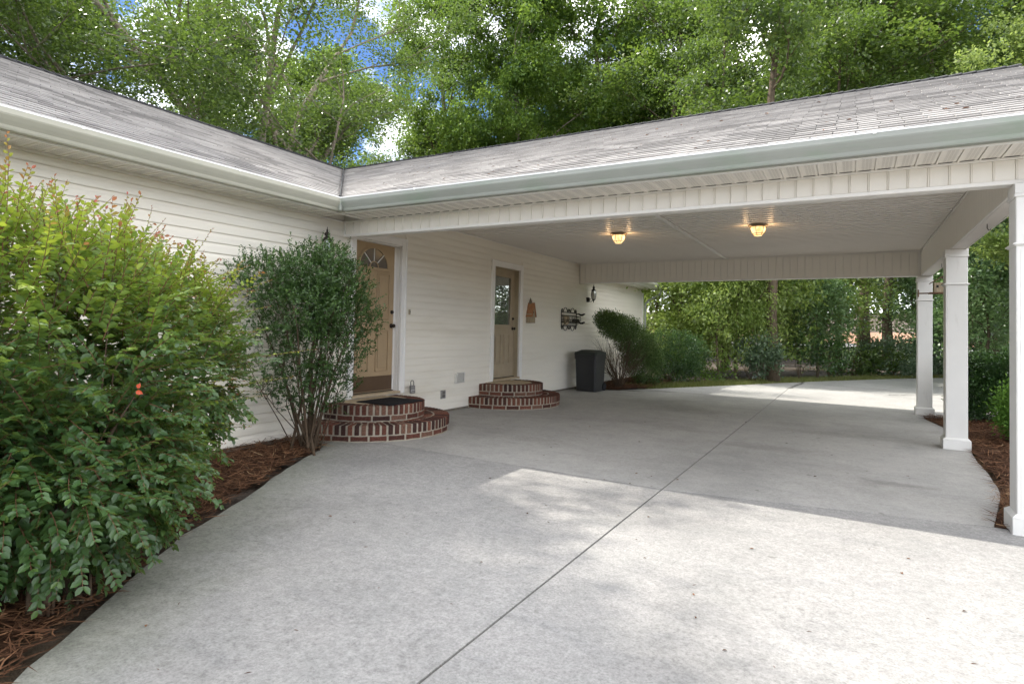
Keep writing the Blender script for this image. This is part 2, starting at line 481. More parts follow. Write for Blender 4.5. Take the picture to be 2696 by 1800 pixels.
def glass_mat(name, tint, rough, reflect):
    m, nd, lk, p = new_mat(name)
    p.inputs['Base Color'].default_value = (*tint, 1)
    p.inputs['Roughness'].default_value = 0.6
    g = nd.new('ShaderNodeBsdfGlossy'); g.inputs['Roughness'].default_value = rough
    g.inputs['Color'].default_value = (0.85, 0.9, 0.85, 1)
    ms = nd.new('ShaderNodeMixShader'); ms.inputs['Fac'].default_value = reflect
    lk.new(p.outputs['BSDF'], ms.inputs[1]); lk.new(g.outputs['BSDF'], ms.inputs[2])
    lk.new(ms.outputs['Shader'], nd['Material Output'].inputs['Surface'])
    return m
M['doorglass'] = glass_mat('door_glass_over_blinds', (0.05, 0.048, 0.038), 0.02, 0.50)
M['fanglass'] = glass_mat('fanlight_glass', (0.085, 0.065, 0.05), 0.15, 0.10)
M['lanternglass'] = glass_mat('lantern_glass', (0.36, 0.35, 0.30), 0.1, 0.25)
M['blind'] = plain('blind_slats', (0.25, 0.25, 0.2), 0.6, 0.05)

def lampglass():
    m, nd, lk, p = new_mat('lit_amber_glass')
    p.inputs['Base Color'].default_value = (0.9, 0.75, 0.5, 1)
    p.inputs['Roughness'].default_value = 0.3
    n = noise(nd, lk, 22, 3, 0.6)
    r = ramp(nd, [(0.35, (1.0, 0.42, 0.10)), (0.6, (1.0, 0.74, 0.36))]); lk.new(n.outputs['Fac'], r.inputs['Fac'])
    lk.new(r.outputs['Color'], p.inputs['Emission Color'])
    p.inputs['Emission Strength'].default_value = 0.45
    return m
M['lampglass'] = lampglass()

LG = {}
LG['oak'] = leafmat('oak_leaves', [(0, (0.030, 0.054, 0.022)), (0.5, (0.086, 0.140, 0.040)), (0.9, (0.16, 0.235, 0.055)), (1, (0.24, 0.28, 0.08))], 0.42, (0.30, 0.46, 0.05), 0.34, 0.6)
LG['maple'] = leafmat('maple_leaves', [(0, (0.036, 0.078, 0.022)), (0.5, (0.115, 0.205, 0.040)), (1, (0.24, 0.35, 0.07))], 0.48, (0.40, 0.56, 0.06))
LG['bright'] = leafmat('bright_sunlit_leaves', [(0, (0.10, 0.16, 0.04)), (0.5, (0.24, 0.34, 0.09)), (1, (0.42, 0.50, 0.18))], 0.52, (0.52, 0.64, 0.12), 0.35, 0.6)  # yellow-green, colour lightened further so shaded understory looks sunlit
LG['dark'] = leafmat('dark_glossy_leaves', [(0, (0.018, 0.045, 0.014)), (0.6, (0.050, 0.110, 0.028)), (1, (0.10, 0.19, 0.04))], 0.18, (0.10, 0.22, 0.03), 0.3, 0.6)
LG['shiny'] = leafmat('cool_green_shiny_leaves', [(0, (0.05, 0.10, 0.04)), (0.5, (0.14, 0.24, 0.09)), (1, (0.30, 0.42, 0.22))], 0.40, (0.34, 0.52, 0.14), 0.28, 0.7)
LG['laurel'] = leafmat('laurel_leaves', [(0, (0.05, 0.085, 0.045)), (0.5, (0.12, 0.185, 0.10)), (1, (0.22, 0.30, 0.17))], 0.22, (0.16, 0.26, 0.08), 0.3, 0.6)
LG['juniper'] = leafmat('clipped_needles', [(0, (0.04, 0.07, 0.022)), (0.5, (0.10, 0.165, 0.042)), (1, (0.19, 0.26, 0.075))], 0.15, (0.1, 0.16, 0.04), 0.6, 0.25)
LG['light'] = leafmat('light_green_needles', [(0, (0.05, 0.12, 0.02)), (0.5, (0.10, 0.22, 0.03)), (1, (0.18, 0.32, 0.05))], 0.3, (0.2, 0.4, 0.05), 0.6, 0.25)
LG['plum'] = leafmat('plum_leaves', [(0, (0.03, 0.012, 0.012)), (1, (0.09, 0.035, 0.03))], 0.3, (0.25, 0.08, 0.05))
LG['abelia'] = leafmat('abelia_leaves', [(0.0, (0.028, 0.068, 0.026)), (0.32, (0.075, 0.155, 0.052)), (0.50, (0.17, 0.27, 0.045)), (0.68, (0.36, 0.44, 0.05)), (0.84, (0.30, 0.28, 0.06)), (0.92, (0.40, 0.13, 0.07)), (1.0, (0.50, 0.10, 0.10))], 0.40, (0.40, 0.50, 0.04), 0.32, 0.6)
LG['holly'] = leafmat('small_holly_leaves', [(0, (0.020, 0.048, 0.014)), (0.6, (0.060, 0.120, 0.028)), (1, (0.13, 0.23, 0.045))], 0.24, (0.16, 0.32, 0.03), 0.38, 0.5)
M['redleaf'] = leafmat('orange_red_leaf', [(0, (0.55, 0.07, 0.02)), (1, (0.6, 0.10, 0.03))], 0.4, (0.7, 0.12, 0.03))

# ------------------------------------------------------------------ ground and driveway
def gz(x, y):
    """level of the paved ground: drains gently away from the house"""
    return -0.009 * max(0.0, min(x, 14.0))

def terrain(x, y):
    z = -0.055 - 0.009 * max(0.0, min(x, 14.0))
    r = y - 27.0
    if x > 15: r = max(r, (x - 15) * 0.8)
    if r > 0:
        z += 0.035 * min(r, 26)
        if r > 26: z += 0.10 * min(r - 26, 40)
    z += 0.05 * math.sin(x * 0.35) * math.sin(y * 0.27) * min(1, max(0, r / 8))
    return z

def sheet(name, mat, xs, ys, zf, inside=None):
    vs = [(x, y, zf(x, y)) for y in ys for x in xs]
    nx = len(xs)
    fs = [(j * nx + i, j * nx + i + 1, (j + 1) * nx + i + 1, (j + 1) * nx + i) for j in range(len(ys) - 1) for i in range(nx - 1)
          if inside is None or inside((xs[i] + xs[i + 1]) / 2, (ys[j] + ys[j + 1]) / 2)]
    me = bpy.data.meshes.new(name)
    me.from_pydata(vs, [], fs); me.materials.append(mat)
    me.polygons.foreach_set('use_smooth', [True] * len(me.polygons))
    me.update()
    return link(name, me)

def lsp(a, b, n): return list(np.linspace(a, b, n))
gxs = [-400, -250, -150, -90] + lsp(-60, 60, 61) + [90, 150, 250, 400]
gys = [-300, -150, -60, -30] + lsp(-14, 90, 53) + [120, 180, 280, 420]
ground = struct(sheet('ground', M['ground'], gxs, gys, terrain))
lawn = struct(sheet('lawn', M['lawn'], lsp(-6, 22, 29), lsp(33, 44, 12), lambda x, y: terrain(x, y) + 0.05))
road = struct(sheet('road', M['farroad'], lsp(-8, 40, 25), lsp(46, 50, 5), lambda x, y: terrain(x, y) + 0.10))
bank = struct(sheet('ground_bank', M['bank'], lsp(-20, 44, 33), lsp(51, 62, 12), lambda x, y: terrain(x, y) + 0.09))

JX = 4.175                       # long joint
TL = [(0.9, 5.33), (2.46, 5.27), (JX - 0.008, 5.215)]
TR = [(JX + 0.008, 5.215), (5.75, 5.48), (6.50, 5.61)]
BED = [(3.98, -3.0), (3.75, -1.4), (3.45, -0.1), (3.2, 0.55), (2.95, 1.03), (2.74, 1.30), (2.557, 1.54), (2.26, 1.93), (1.97, 2.32), (1.77, 2.70), (1.58, 3.04), (1.37, 3.39), (1.142, 3.757), (0.90, 4.18), (0.68, 4.62), (0.50, 4.92), (0.0, 5.0)]
REAR = [(0.62, 12.93), (0.98, 13.2), (1.08, 13.5), (1.38, 14.1), (1.65, 14.6), (2.2, 15.6), (2.91, 16.94), (3.7, 18.6), (4.66, 20.4), (6.0, 22.7), (7.58, 25.3), (10, 28.4), (13, 31)]
RIGHT = [(6.50, 5.61), (6.53, 5.78), (6.575, 6.0), (6.66, 6.4), (6.765, 7.0), (6.80, 7.6), (6.815, 8.2), (6.83, 8.8), (6.90, 9.6), (6.93, 10.5), (6.85, 11.3), (6.76, 11.9), (6.66, 12.5), (6.70, 12.95)]
def wob(pts, a=0.012, sd=3):
    rr = random.Random(sd); out = []
    for p, q in zip(pts, pts[1:]):
        L = math.hypot(q[0] - p[0], q[1] - p[1]); k = max(1, int(L / 0.16))
        for i in range(k):
            t = i / k
            out.append((p[0] + (q[0] - p[0]) * t + rr.uniform(-a, a), p[1] + (q[1] - p[1]) * t + rr.uniform(-a, a)))
    out.append(pts[-1])
    return out
drive = struct(empty('driveway', (0, 0, 0), 'pale grey concrete driveway running under the carport and on behind it', 'driveway'))
del drive['category']; del drive['label']
G = 0.007
def slab(poly, mat, dz=0.0):
    b = MB().prism(poly, lambda x, y: gz(x, y) - 0.16, lambda x, y: gz(x, y) + dz)
    return b.build('slab', M[mat], drive)
slab([(JX - G, -3.0), (JX - G, 5.215 - G)] + [(x, y - G) for x, y in TL[::-1][1:]] + [(0.0, 5.34)] + wob(BED[::-1]), 'concrete')
slab([(JX + G, -3.0), (14.0, -3.0), (14.0, 5.60), (6.50, 5.61 - G), (5.75, 5.48 - G), (JX + G, 5.215 - G)], 'concrete')
slab([(0.0, 5.34 + G), (0.9, 5.33 + G), (2.46, 5.27 + G), (JX - G, 5.215 + G), (JX - G, 13.9), (1.27, 13.9), (1.08, 13.5), (0.98, 13.2), (0.62, 12.95), (0.0, 12.9)], 'concrete_shade_lift')
slab([(JX + G, 5.215 + G), (5.75, 5.48 + G), (6.50, 5.61 + G)] + wob(RIGHT[1:], 0.006, 5) + [(6.70, 13.9), (JX + G, 13.9)], 'concrete_shade_lift')
slab([(1.27, 13.9 + G), (JX - G, 13.9 + G), (JX - G, 17.0), (4.3, 19.65)] + REAR[7:3:-1] , 'concrete3')
slab([(JX + G, 13.9 + G), (6.70, 13.9 + G), (6.72, 12.96), (8.0, 13.02), (8.6, 16.0), (10.5, 20.0), (14.0, 26.0), (14.0, 32.0)] + REAR[::-1][0:4] + [(4.66, 20.4), (4.33, 19.7), (JX + G, 17.0)], 'concrete3')
# joint filler sits low in the gaps
f = MB()
f.prism([(JX - 0.02, -3.0), (JX + 0.02, -3.0), (JX + 0.02, 17.0), (JX - 0.02, 17.0)], lambda x, y: gz(x, y) - 0.03, lambda x, y: gz(x, y) - 0.009)
for P_ in ([(0.0, 5.34)] + TL, TR):
    for (a, b) in zip(P_, P_[1:]):
        f.prism([(a[0], a[1] - 0.02), (b[0], b[1] - 0.02), (b[0], b[1] + 0.02), (a[0], a[1] + 0.02)], lambda x, y: gz(x, y) - 0.03, lambda x, y: gz(x, y) - 0.008)
f.prism([(0.0, 13.88), (6.7, 13.88), (6.7, 13.93), (0.0, 13.93)], lambda x, y: gz(x, y) - 0.03, lambda x, y: gz(x, y) - 0.004)
f.build('joint_filler', M['joint'], drive)
# hairline cracks and weedy joints in the slabs
def crack(pts, w, mat, seed, dz=0.003, jag=0.03):
    rr = random.Random(seed); b = MB(); P2 = []
    for p, q in zip(pts, pts[1:]):
        k = max(2, int(math.hypot(q[0] - p[0], q[1] - p[1]) / 0.09))
        for i in range(k):
            t = i / k; P2.append((p[0] + (q[0] - p[0]) * t + rr.uniform(-jag, jag), p[1] + (q[1] - p[1]) * t + rr.uniform(-jag, jag)))
    P2.append(pts[-1])
    vs = []; fs = []
    for i, p in enumerate(P2):
        q = P2[min(i + 1, len(P2) - 1)]; o = P2[max(i - 1, 0)]
        d = Vector((q[0] - o[0], q[1] - o[1], 0)).normalized(); n = Vector((-d.y, d.x, 0))
        ww = w * rr.uniform(0.35, 1.0) * (0.3 if i in (0, len(P2) - 1) else 1)
        for s in (-1, 1):
            x, y = p[0] + n.x * ww * s, p[1] + n.y * ww * s
            vs.append((x, y, gz(x, y) + dz))
    for i in range(len(P2) - 1):
        fs.append((2 * i, 2 * i + 2, 2 * i + 3, 2 * i + 1))
    b.add(vs, fs)
    return b.build('crack', M[mat], drive, fix=False)
crack([(1.72, 2.92), (1.95, 3.0), (2.3, 3.35)], 0.0025, 'joint', 1)
crack([(JX, 17.0), (4.28, 18.2), (4.36, 19.6)], 0.05, 'joint', 2, jag=0.05)
crack([(4.9, 19.2), (6.4, 18.4), (8.6, 17.6)], 0.02, 'joint', 3, jag=0.06)
crack([(6.3, 17.0), (7.6, 18.2), (9.0, 19.6)], 0.025, 'joint', 4, jag=0.06)
crack([(6.2, 16.6), (8.0, 15.9), (10.0, 15.4)], 0.015, 'joint', 6, jag=0.05)

# ------------------------------------------------------------------ pine straw beds
def in_poly(pts, x, y):
    """vectorised point in polygon"""
    c = np.zeros(len(x), bool); n = len(pts); j = n - 1
    for i in range(n):
        xi, yi = pts[i]; xj, yj = pts[j]
        if yi != yj:
            k = ((yi > y) != (yj > y)) & (x < (xj - xi) * (y - yi) / (yj - yi) + xi)
            c ^= k
        j = i
    return c

def tri_mesh(name, V, F, var, mat, parent=None, smooth=False):
    """V (n,3), F (m,k) -> mesh object built fast"""
    me = bpy.data.meshes.new(name)
    k = F.shape[1]
    me.vertices.add(len(V)); me.vertices.foreach_set('co', V.astype(np.float32).ravel())
    me.loops.add(F.size); me.loops.foreach_set('vertex_index', F.astype(np.int32).ravel())
    me.polygons.add(len(F))
    me.polygons.foreach_set('loop_start', (np.arange(len(F)) * k).astype(np.int32))
    me.polygons.foreach_set('loop_total', np.full(len(F), k, np.int32))
    me.update(calc_edges=True)
    if var is not None:
        at = me.attributes.new('var', 'FLOAT', 'POINT'); at.data.foreach_set('value', var.astype(np.float32))
    me.materials.append(mat)
    return me

def straw(name, poly, n, zf, seed, hi=0.05, lmin=0.08, lmax=0.2, w=0.0028, dense=None):
    r = np.random.default_rng(seed)
    xs = [p[0] for p in poly]; ys = [p[1] for p in poly]
    X = r.uniform(min(xs), max(xs), n * 3); Y = r.uniform(min(ys), max(ys), n * 3)
    k = in_poly(poly, X, Y); X, Y = X[k][:n], Y[k][:n]; n = len(X)
    Z = zf(X, Y) + r.uniform(0.0, hi, n) ** 1.0
    a = r.uniform(0, 2 * np.pi, n); t = r.normal(0, 0.22, n); L = r.uniform(lmin, lmax, n)
    D = np.stack([np.cos(a) * np.cos(t), np.sin(a) * np.cos(t), np.abs(np.sin(t)) * 0.9], 1)
    S = np.stack([-np.sin(a), np.cos(a), r.uniform(-0.6, 0.6, n)], 1) * w
    C = np.stack([X, Y, Z], 1); D = D * L[:, None]
    bend = np.stack([-np.sin(a), np.cos(a), np.zeros(n)], 1) * (r.normal(0, 0.12, n) * L)[:, None]
    V = np.stack([C - S, C + S, C + D * 0.5 + bend + S, C + D * 0.5 + bend - S, C + D], 1).reshape(-1, 3)
    b = np.arange(n)[:, None] * 5
    F = np.concatenate([b + np.array([[0, 1, 2]]), b + np.array([[0, 2, 3]]), b + np.array([[3, 2, 4]])])
    var = np.repeat(np.clip(r.beta(2.0, 2.6, n) + (r.uniform(0, 1, n) > 0.965) * 0.5, 0, 1), 5)
    return link(name, tri_mesh(name, V, F, var, M['straw']))

bedL = [(0.0, -3.2), (3.98, -3.2)] + BED[1:-1] + [(0.42, 5.05), (0.0, 5.05)]
def zL(x, y): return -0.012 + 0.035 * np.clip((2.9 - x) / 1.5, 0, 1) * 0.6 + 0.012 * np.sin(x * 5) * np.cos(y * 4)
bl = MB()
xs = lsp(0, 4.0, 26); ys = lsp(-3.2, 5.05, 44)
o = sheet('ground_straw_bed', M['bed'], xs, ys, lambda x, y: float(zL(x, y)) - 0.015, lambda x, y: bool(in_poly(bedL, np.array([x + 0.09]), np.array([y + 0.05]))[0]))
struct(o)
o = straw('pine_straw', bedL, 30000, zL, 5, 0.045)
tag(o, 'brown pine straw mulch under the large shrub along the left wall', 'pine straw', kind='stuff')
bedR = RIGHT[:-1] + [(6.72, 12.95), (14, 13.0), (14, 5.62)]
def zR(x, y): return -0.075 + 0.07 * np.clip((x - 6.6) / 1.2, 0, 1) + 0.015 * np.sin(x * 6) * np.cos(y * 3)
o = sheet('ground_straw_bed', M['bed'], lsp(6.5, 14, 40), lsp(5.62, 12.9, 42), lambda x, y: float(zR(x, y)) - 0.012, lambda x, y: bool(in_poly(bedR, np.array([x]), np.array([y]))[0]))
struct(o)
o = straw('pine_straw', [p for p in bedR[:-2]] + [(10.5, 12.7), (10.5, 5.7)], 26000, zR, 6, 0.05)
tag(o, 'brown pine straw mulch beside the carport columns', 'pine straw', kind='stuff')
bedW = [(0.0, 12.9), (0.62, 12.93), (0.98, 13.2), (1.08, 13.5), (1.38, 14.1), (1.3, 16.5), (0.0, 18.0)]
o = sheet('ground_straw_bed', M['bed'], lsp(0, 1.5, 12), lsp(12.9, 18, 22), lambda x, y: 0.012, lambda x, y: bool(in_poly(bedW, np.array([x]), np.array([y]))[0]))
struct(o)
o = straw('pine_straw', bedW, 4000, lambda x, y: 0.01 + x * 0, 8, 0.03)
tag(o, 'reddish pine straw round the clipped shrubs beyond the wheeled bin', 'pine straw', kind='stuff')
# tuft of fresh straw against the nearest column
rr = np.random.default_rng(4); n = 900
a = rr.uniform(0, 6.28, n); rad = np.abs(rr.normal(0, 0.10, n))
C = np.stack([6.76 + rad * np.cos(a) * 0.8, 6.16 + rad * np.sin(a) * 1.5, -0.05 + rr.uniform(0, 0.16, n)], 1)
a2 = rr.uniform(0, 6.28, n)
D = np.stack([np.cos(a2) * 0.09, np.sin(a2) * 0.12, rr.normal(-0.02, 0.05, n)], 1); S = np.stack([-np.sin(a2), np.cos(a2), rr.normal(0, 0.5, n)], 1) * 0.002
V = np.stack([C - S, C + S, C + D], 1).reshape(-1, 3); F = np.arange(3 * n).reshape(-1, 3)
o = link('pine_straw', tri_mesh('straw_tuft', V, F, np.repeat(rr.uniform(0.6, 1, n), 3), M['straw']))
tag(o, 'loose orange tuft of pine needles at the slab edge behind the nearest column', 'pine straw', kind='stuff')

# lawn strip at the back edge of the drive
def lawn_strip():
    n = 26000; r = np.random.default_rng(9)
    P = np.array(REAR[3:]); seg = np.diff(P, axis=0); L = np.hypot(seg[:, 0], seg[:, 1]); c = np.concatenate([[0], np.cumsum(L)])
    t = r.uniform(0, c[-1], n); i = np.clip(np.searchsorted(c, t) - 1, 0, len(L) - 1); u = (t - c[i]) / L[i]
    B = P[i] + seg[i] * u[:, None]; N = np.stack([-seg[i][:, 1], seg[i][:, 0]], 1) / L[i][:, None]
    off = r.beta(1.0, 1.4, n) * 1.25 - 0.04
    X, Y = (B + N * off[:, None]).T
    Z = -0.035 - 0.009 * np.clip(X, 0, 14)
    h = r.uniform(0.05, 0.13, n); a = r.uniform(0, 6.28, n); w = 0.008
    C = np.stack([X, Y, Z], 1); S = np.stack([np.cos(a), np.sin(a), 0 * a], 1) * w
    T = C + np.stack([r.normal(0, .03, n), r.normal(0, .03, n), h], 1)
    V = np.stack([C - S, C + S, T], 1).reshape(-1, 3)
    return link('grass', tri_mesh('grass', V, np.arange(3 * n).reshape(-1, 3), np.repeat(r.beta(3, 2, n), 3), M['grass']))
tag(lawn_strip(), 'thin strip of yellowish grass along the far edge of the drive', 'grass', kind='stuff')
lp = REAR[3:]
outer = [(x - 1.15, y + 0.75) for x, y in lp]
b = MB()
for i in range(len(lp) - 1):
    b.add([(lp[i][0], lp[i][1], gz(*lp[i]) - 0.03), (lp[i + 1][0], lp[i + 1][1], gz(*lp[i + 1]) - 0.03), (outer[i + 1][0], outer[i + 1][1], gz(*outer[i + 1]) - 0.035), (outer[i][0], outer[i][1], gz(*outer[i]) - 0.035)], [(0, 1, 2, 3)])
struct(b.build('lawn_edge_ground', M['lawn']))

# ------------------------------------------------------------------ house: walls
house = empty('house', (-3.8, 7.0, 0), 'single storey house with cream lap siding, grey shingle roof and two tan doors', 'house')
D1 = (5.79, 6.70, 5.69, 6.80)      # opening y0,y1, casing y0,y1
D2 = (9.27, 10.22, 9.165, 10.31)
b = MB()
WX = -0.012
for (y0, y1, z0, z1) in ((-4.0, D1[0], -0.1, 2.95), (D1[1], D2[0], -0.1, 2.95), (D2[1], 18.03, -0.1, 2.95), (D1[0], D1[1], 2.47, 2.95), (D2[0], D2[1], 2.46, 2.95), (D1[0], D1[1], -0.1, 0.38), (D2[0], D2[1], -0.1, 0.38)):
    b.box(-0.15, WX, y0, y1, z0, z1)
b.box(-7.7, -0.15, -4.0, -3.9, -0.1, 2.7); b.box(-7.7, -7.6, -3.9, 18.03, -0.1, 2.7)
b.add([(-0.15, 17.98, -0.1), (-7.6, 17.98, -0.1), (-7.6, 17.98, 2.7), (-3.85, 17.98, 4.5), (-0.15, 17.98, 2.9)], [(0, 1, 2, 3, 4)])
b.box(-0.15, -0.6, 5.6, 6.9, 0.0, 2.6)    # dark hall behind the doors stays closed
wall = b.build('wall', M['siding'], house)
CH = 0.1045
def plank(y0, y1, z0, h=CH):
    p = MB()
    x = WX
    prof = [Vector((x - 0.001, 0, z0 + 0.010)), Vector((x + 0.013, 0, z0 + 0.010)), Vector((x + 0.0175, 0, z0 + 0.003)), Vector((x + 0.015, 0, z0 + h * 0.60)), Vector((x + 0.006, 0, z0 + h * 0.93)), Vector((x + 0.003, 0, z0 + h)), Vector((x - 0.001, 0, z0 + h))]
    p.extrude(prof, (0, y0, 0), (0, y1, 0))
    return p.build('plank', M['siding'], wall)
rp = random.Random(2)
z = 0.032
while z < 2.88:
    if z < 2.56:
        segs = [(-4.0, D1[2] - 0.002), (D1[3] + 0.002, D2[2] - 0.002), (D2[3] + 0.002, 18.0)]
    elif z < 2.60:
        segs = [(-4.0, 5.565), (5.705, 13.125), (13.275, 18.0)]
    else:
        segs = [(5.705, 13.125)]
    for (a, c_) in segs:
        y = a
        first = rp.uniform(1.2, 3.6)
        while y < c_ - 0.01:
            e = min(c_, y + (first if y == a and c_ - a > 3.8 else 3.66))
            if c_ - e < 0.5: e = c_
            plank(y, e - 0.0015, z, min(CH, 2.888 - z)); y = e
    z += CH
MB().box(-0.149, 0.004, -4.0, 18.02, -0.3, 0.030).build('foundation', M['found'], house)
# corner post and J channel
MB().bbox(-0.10, 0.022, 18.0, 18.10, 0.0, 2.62).build('corner_trim', M['white'], house)
MB().box(WX, 0.012, 5.712, 13.12, 2.872, 2.886).build('ceiling_trim', M['white'], house)

# ------------------------------------------------------------------ doors
def casing(D, ztop, zbot, wd, mt, mid):
    y0, y1, c0, c1 = D
    b = MB()
    b.bbox(-0.02, 0.024, c0, y0 - 0.0, zbot, ztop + 0.105, 0.003); b.bbox(-0.02, 0.024, y1, c1, zbot, ztop + 0.105, 0.003)
    b.bbox(-0.02, 0.0235, y0 + 0.001, y1 - 0.001, ztop, ztop + 0.104, 0.003)
    b.bbox(0.0, 0.034, c0 - 0.004, c0 + 0.022, zbot, ztop + 0.108, 0.004); b.bbox(0.0, 0.034, c1 - 0.022, c1 + 0.004, zbot, ztop + 0.108, 0.004)
    b.bbox(0.0, 0.0335, c0 + 0.022, c1 - 0.022, ztop + 0.082, ztop + 0.108, 0.004)
    fr = b.build('door_frame', M['white'], house)
    j = MB()
    j.box(-0.14, -0.021, y0 - 0.012, y0 + 0.012, zbot + 0.02, ztop); j.box(-0.14, -0.021, y1 - 0.012, y1 + 0.012, zbot + 0.02, ztop)
    j.box(-0.14, -0.022, y0 + 0.012, y1 - 0.012, ztop - 0.014, ztop + 0.01)
    j.box(-0.099, -0.085, y1 - 0.030, y1 - 0.012, zbot + 0.02, ztop - 0.014)
    j.build('door_jamb', M[mt], fr)
    s = MB(); s.bbox(-0.15, 0.03, y0 - 0.02, y1 + 0.02, zbot, zbot + 0.035, 0.004)
    s.build('threshold', M[mid], fr)
    return fr
casing(D1, 2.465, 0.385, 0.1, 'white', 'pad')
casing(D2, 2.452, 0.385, 0.1, 'jambpaint', 'pad')

def panel(b, x, y0, y1, z0, z1):
    w = 0.014
    b.bbox(x, x + 0.015, y0, y0 + w, z0, z1, 0.004); b.bbox(x, x + 0.015, y1 - w, y1, z0, z1, 0.003)
    b.bbox(x, x + 0.0145, y0 + w, y1 - w, z0, z0 + w, 0.004); b.bbox(x, x + 0.0145, y0 + w, y1 - w, z1 - w, z1, 0.003)
    b.bbox(x - 0.002, x + 0.012, y0 + 0.045, y1 - 0.045, z0 + 0.05, z1 - 0.05, 0.004)

def knob(y, z, x, parent, r=0.028, name='door_knob'):
    b = MB()
    n = 16
    def ring(xx, rr_): return [(xx, y + rr_ * math.cos(2 * math.pi * k / n), z + rr_ * math.sin(2 * math.pi * k / n)) for k in range(n)]
    prof = [(0, r * 1.15), (0.008, r * 1.15), (0.010, r * 0.5), (0.03, r * 0.45), (0.036, r * 0.85), (0.048, r), (0.060, r * 0.85), (0.066, r * 0.4)] if name == 'door_knob' else [(0, r), (0.014, r), (0.018, r * 0.85), (0.020, 0.012), (0.034, 0.011)]
    vs = []; fs = []
    for (dx, rr_) in prof: vs += ring(x + dx, rr_)
    for i in range(len(prof) - 1):
        for k in range(n):
            fs.append((i * n + k, i * n + (k + 1) % n, (i + 1) * n + (k + 1) % n, (i + 1) * n + k))
    fs.append(tuple((len(prof) - 1) * n + k for k in range(n)))
    b.add(vs, fs)
    return b.build(name, M['bronze'], parent, smooth=True)

SX = -0.10
# front door with fanlight
b = MB()
b.box(-0.14, SX, 5.802, 6.688, 0.424, 2.450)
yc = 6.245
for (ya, yb) in ((5.915, 6.175), (6.315, 6.575)):
    panel(b, SX, ya, yb, 1.42, 2.055); panel(b, SX, ya, yb, 0.70, 1.27)
door = b.build('door', M['doorpaint'], house)
FR, FZ = 0.275, 2.125
def arcpts(r, n, a0=0.0, a1=math.pi, x=0.0): return [(x, yc + r * math.cos(a0 + (a1 - a0) * i / n), FZ + r * math.sin(a0 + (a1 - a0) * i / n) * 0.93) for i in range(n + 1)]
def band(b, r0, r1, x0, x1, n=24, a0=0.0, a1=math.pi):
    vs = arcpts(r0, n, a0, a1, x0) + arcpts(r1, n, a0, a1, x0) + arcpts(r0, n, a0, a1, x1) + arcpts(r1, n, a0, a1, x1)
    m = n + 1; fs = []
    for i in range(n):
        fs += [(2 * m + i, 2 * m + i + 1, 3 * m + i + 1, 3 * m + i), (m + i, m + i + 1, 3 * m + i + 1, 3 * m + i), (i, i + 1, 2 * m + i + 1, 2 * m + i)]
    fs += [(0, m, 3 * m, 2 * m), (n, m + n, 3 * m + n, 2 * m + n)]
    b.add(vs, fs)
mo = MB()
band(mo, FR, FR + 0.030, SX, SX + 0.016)
band(mo, FR + 0.0305, FR + 0.040, SX, SX + 0.009)
mo.bbox(SX, SX + 0.017, yc - FR - 0.045, yc + FR + 0.045, FZ - 0.04, FZ - 0.001, 0.004)
band(mo, 0.075, 0.090, SX + 0.005, SX + 0.014, 12)
fl = mo.build('fanlight_frame', M['doorpaint'], door)
for k in range(1, 4):
    t = math.pi * k / 4
    m_ = MB()
    c0 = (math.cos(t), math.sin(t) * 0.93); 
    p0 = Vector((SX + 0.009, yc + 0.088 * c0[0], FZ + 0.088 * c0[1])); p1 = Vector((SX + 0.009, yc + (FR + 0.002) * c0[0], FZ + (FR + 0.002) * c0[1]))
    m_.tube([p0, p1], 0.0065, 6).build('glazing_bar', M['white'], door)
for k in range(4):
    g = MB(); a0, a1 = math.pi * k / 4 + 0.02, math.pi * (k + 1) / 4 - 0.02
    vs = arcpts(0.088, 6, a0, a1, SX + 0.0035) + arcpts(FR, 6, a0, a1, SX + 0.0035)[::-1]
    g.add(vs, [tuple(range(len(vs)))]); g.build('pane', M['fanglass'], door, fix=False)
g = MB(); vs = arcpts(0.077, 10, 0, math.pi, SX + 0.0035); g.add(vs, [tuple(range(len(vs)))]); g.build('pane', M['fanglass'], door, fix=False)
MB().bbox(SX, SX + 0.004, 5.825, 6.670, 0.440, 0.640, 0.001).build('kickplate', M['kick'], door)
knob(6.635, 1.333, SX, door); knob(6.640, 1.525, SX, door, 0.027, 'deadbolt')
MB().lathe([(0.012, 0), (0.010, 0.004)], 0, 0, 10).build('hole_cover', M['jambpaint'], door).matrix_local = Matrix.Translation(Vector((SX + 0.001, yc, 2.015)) - world_loc(door)) @ Matrix.Rotation(math.pi / 2, 4, 'Y')
MB().box(SX - 0.02, SX + 0.02, 5.803, 6.687, 0.418, 0.432).build('door_sweep', M['bronze'], door)

# second door, half glazed
yc2 = 9.745
b = MB()
gy0, gy1, gz0, gz1 = 9.445, 10.045, 1.40, 2.30
b.box(-0.14, SX, 9.283, gy0, 0.424, 2.438); b.box(-0.14, SX, gy1, 10.207, 0.424, 2.438)
b.box(-0.14, SX, gy0, gy1, 0.424, gz0); b.box(-0.14, SX, gy0, gy1, gz1, 2.438)
for (ya, yb) in ((9.475, 9.695), (9.795, 10.015)):
    panel(b, SX, ya, yb, 0.68, 1.225)
door2 = b.build('door', M['doorpaint2'], house)
fr = MB()
w = 0.03
for (a, c_, d, e) in ((gy0 - w, gy0 + 0.006, gz0 - w, gz1 + w), (gy1 - 0.006, gy1 + w, gz0 - w, gz1 + w)):
    fr.bbox(SX - 0.012, SX + 0.016, a, c_, d, e, 0.004)
fr.bbox(SX - 0.012, SX + 0.0155, gy0 + 0.006, gy1 - 0.006, gz0 - w, gz0 + 0.006, 0.004)
fr.bbox(SX - 0.012, SX + 0.0155, gy0 + 0.006, gy1 - 0.006, gz1 - 0.006, gz1 + w, 0.004)
fr.build('window_frame', M['doorpaint2'], door2)
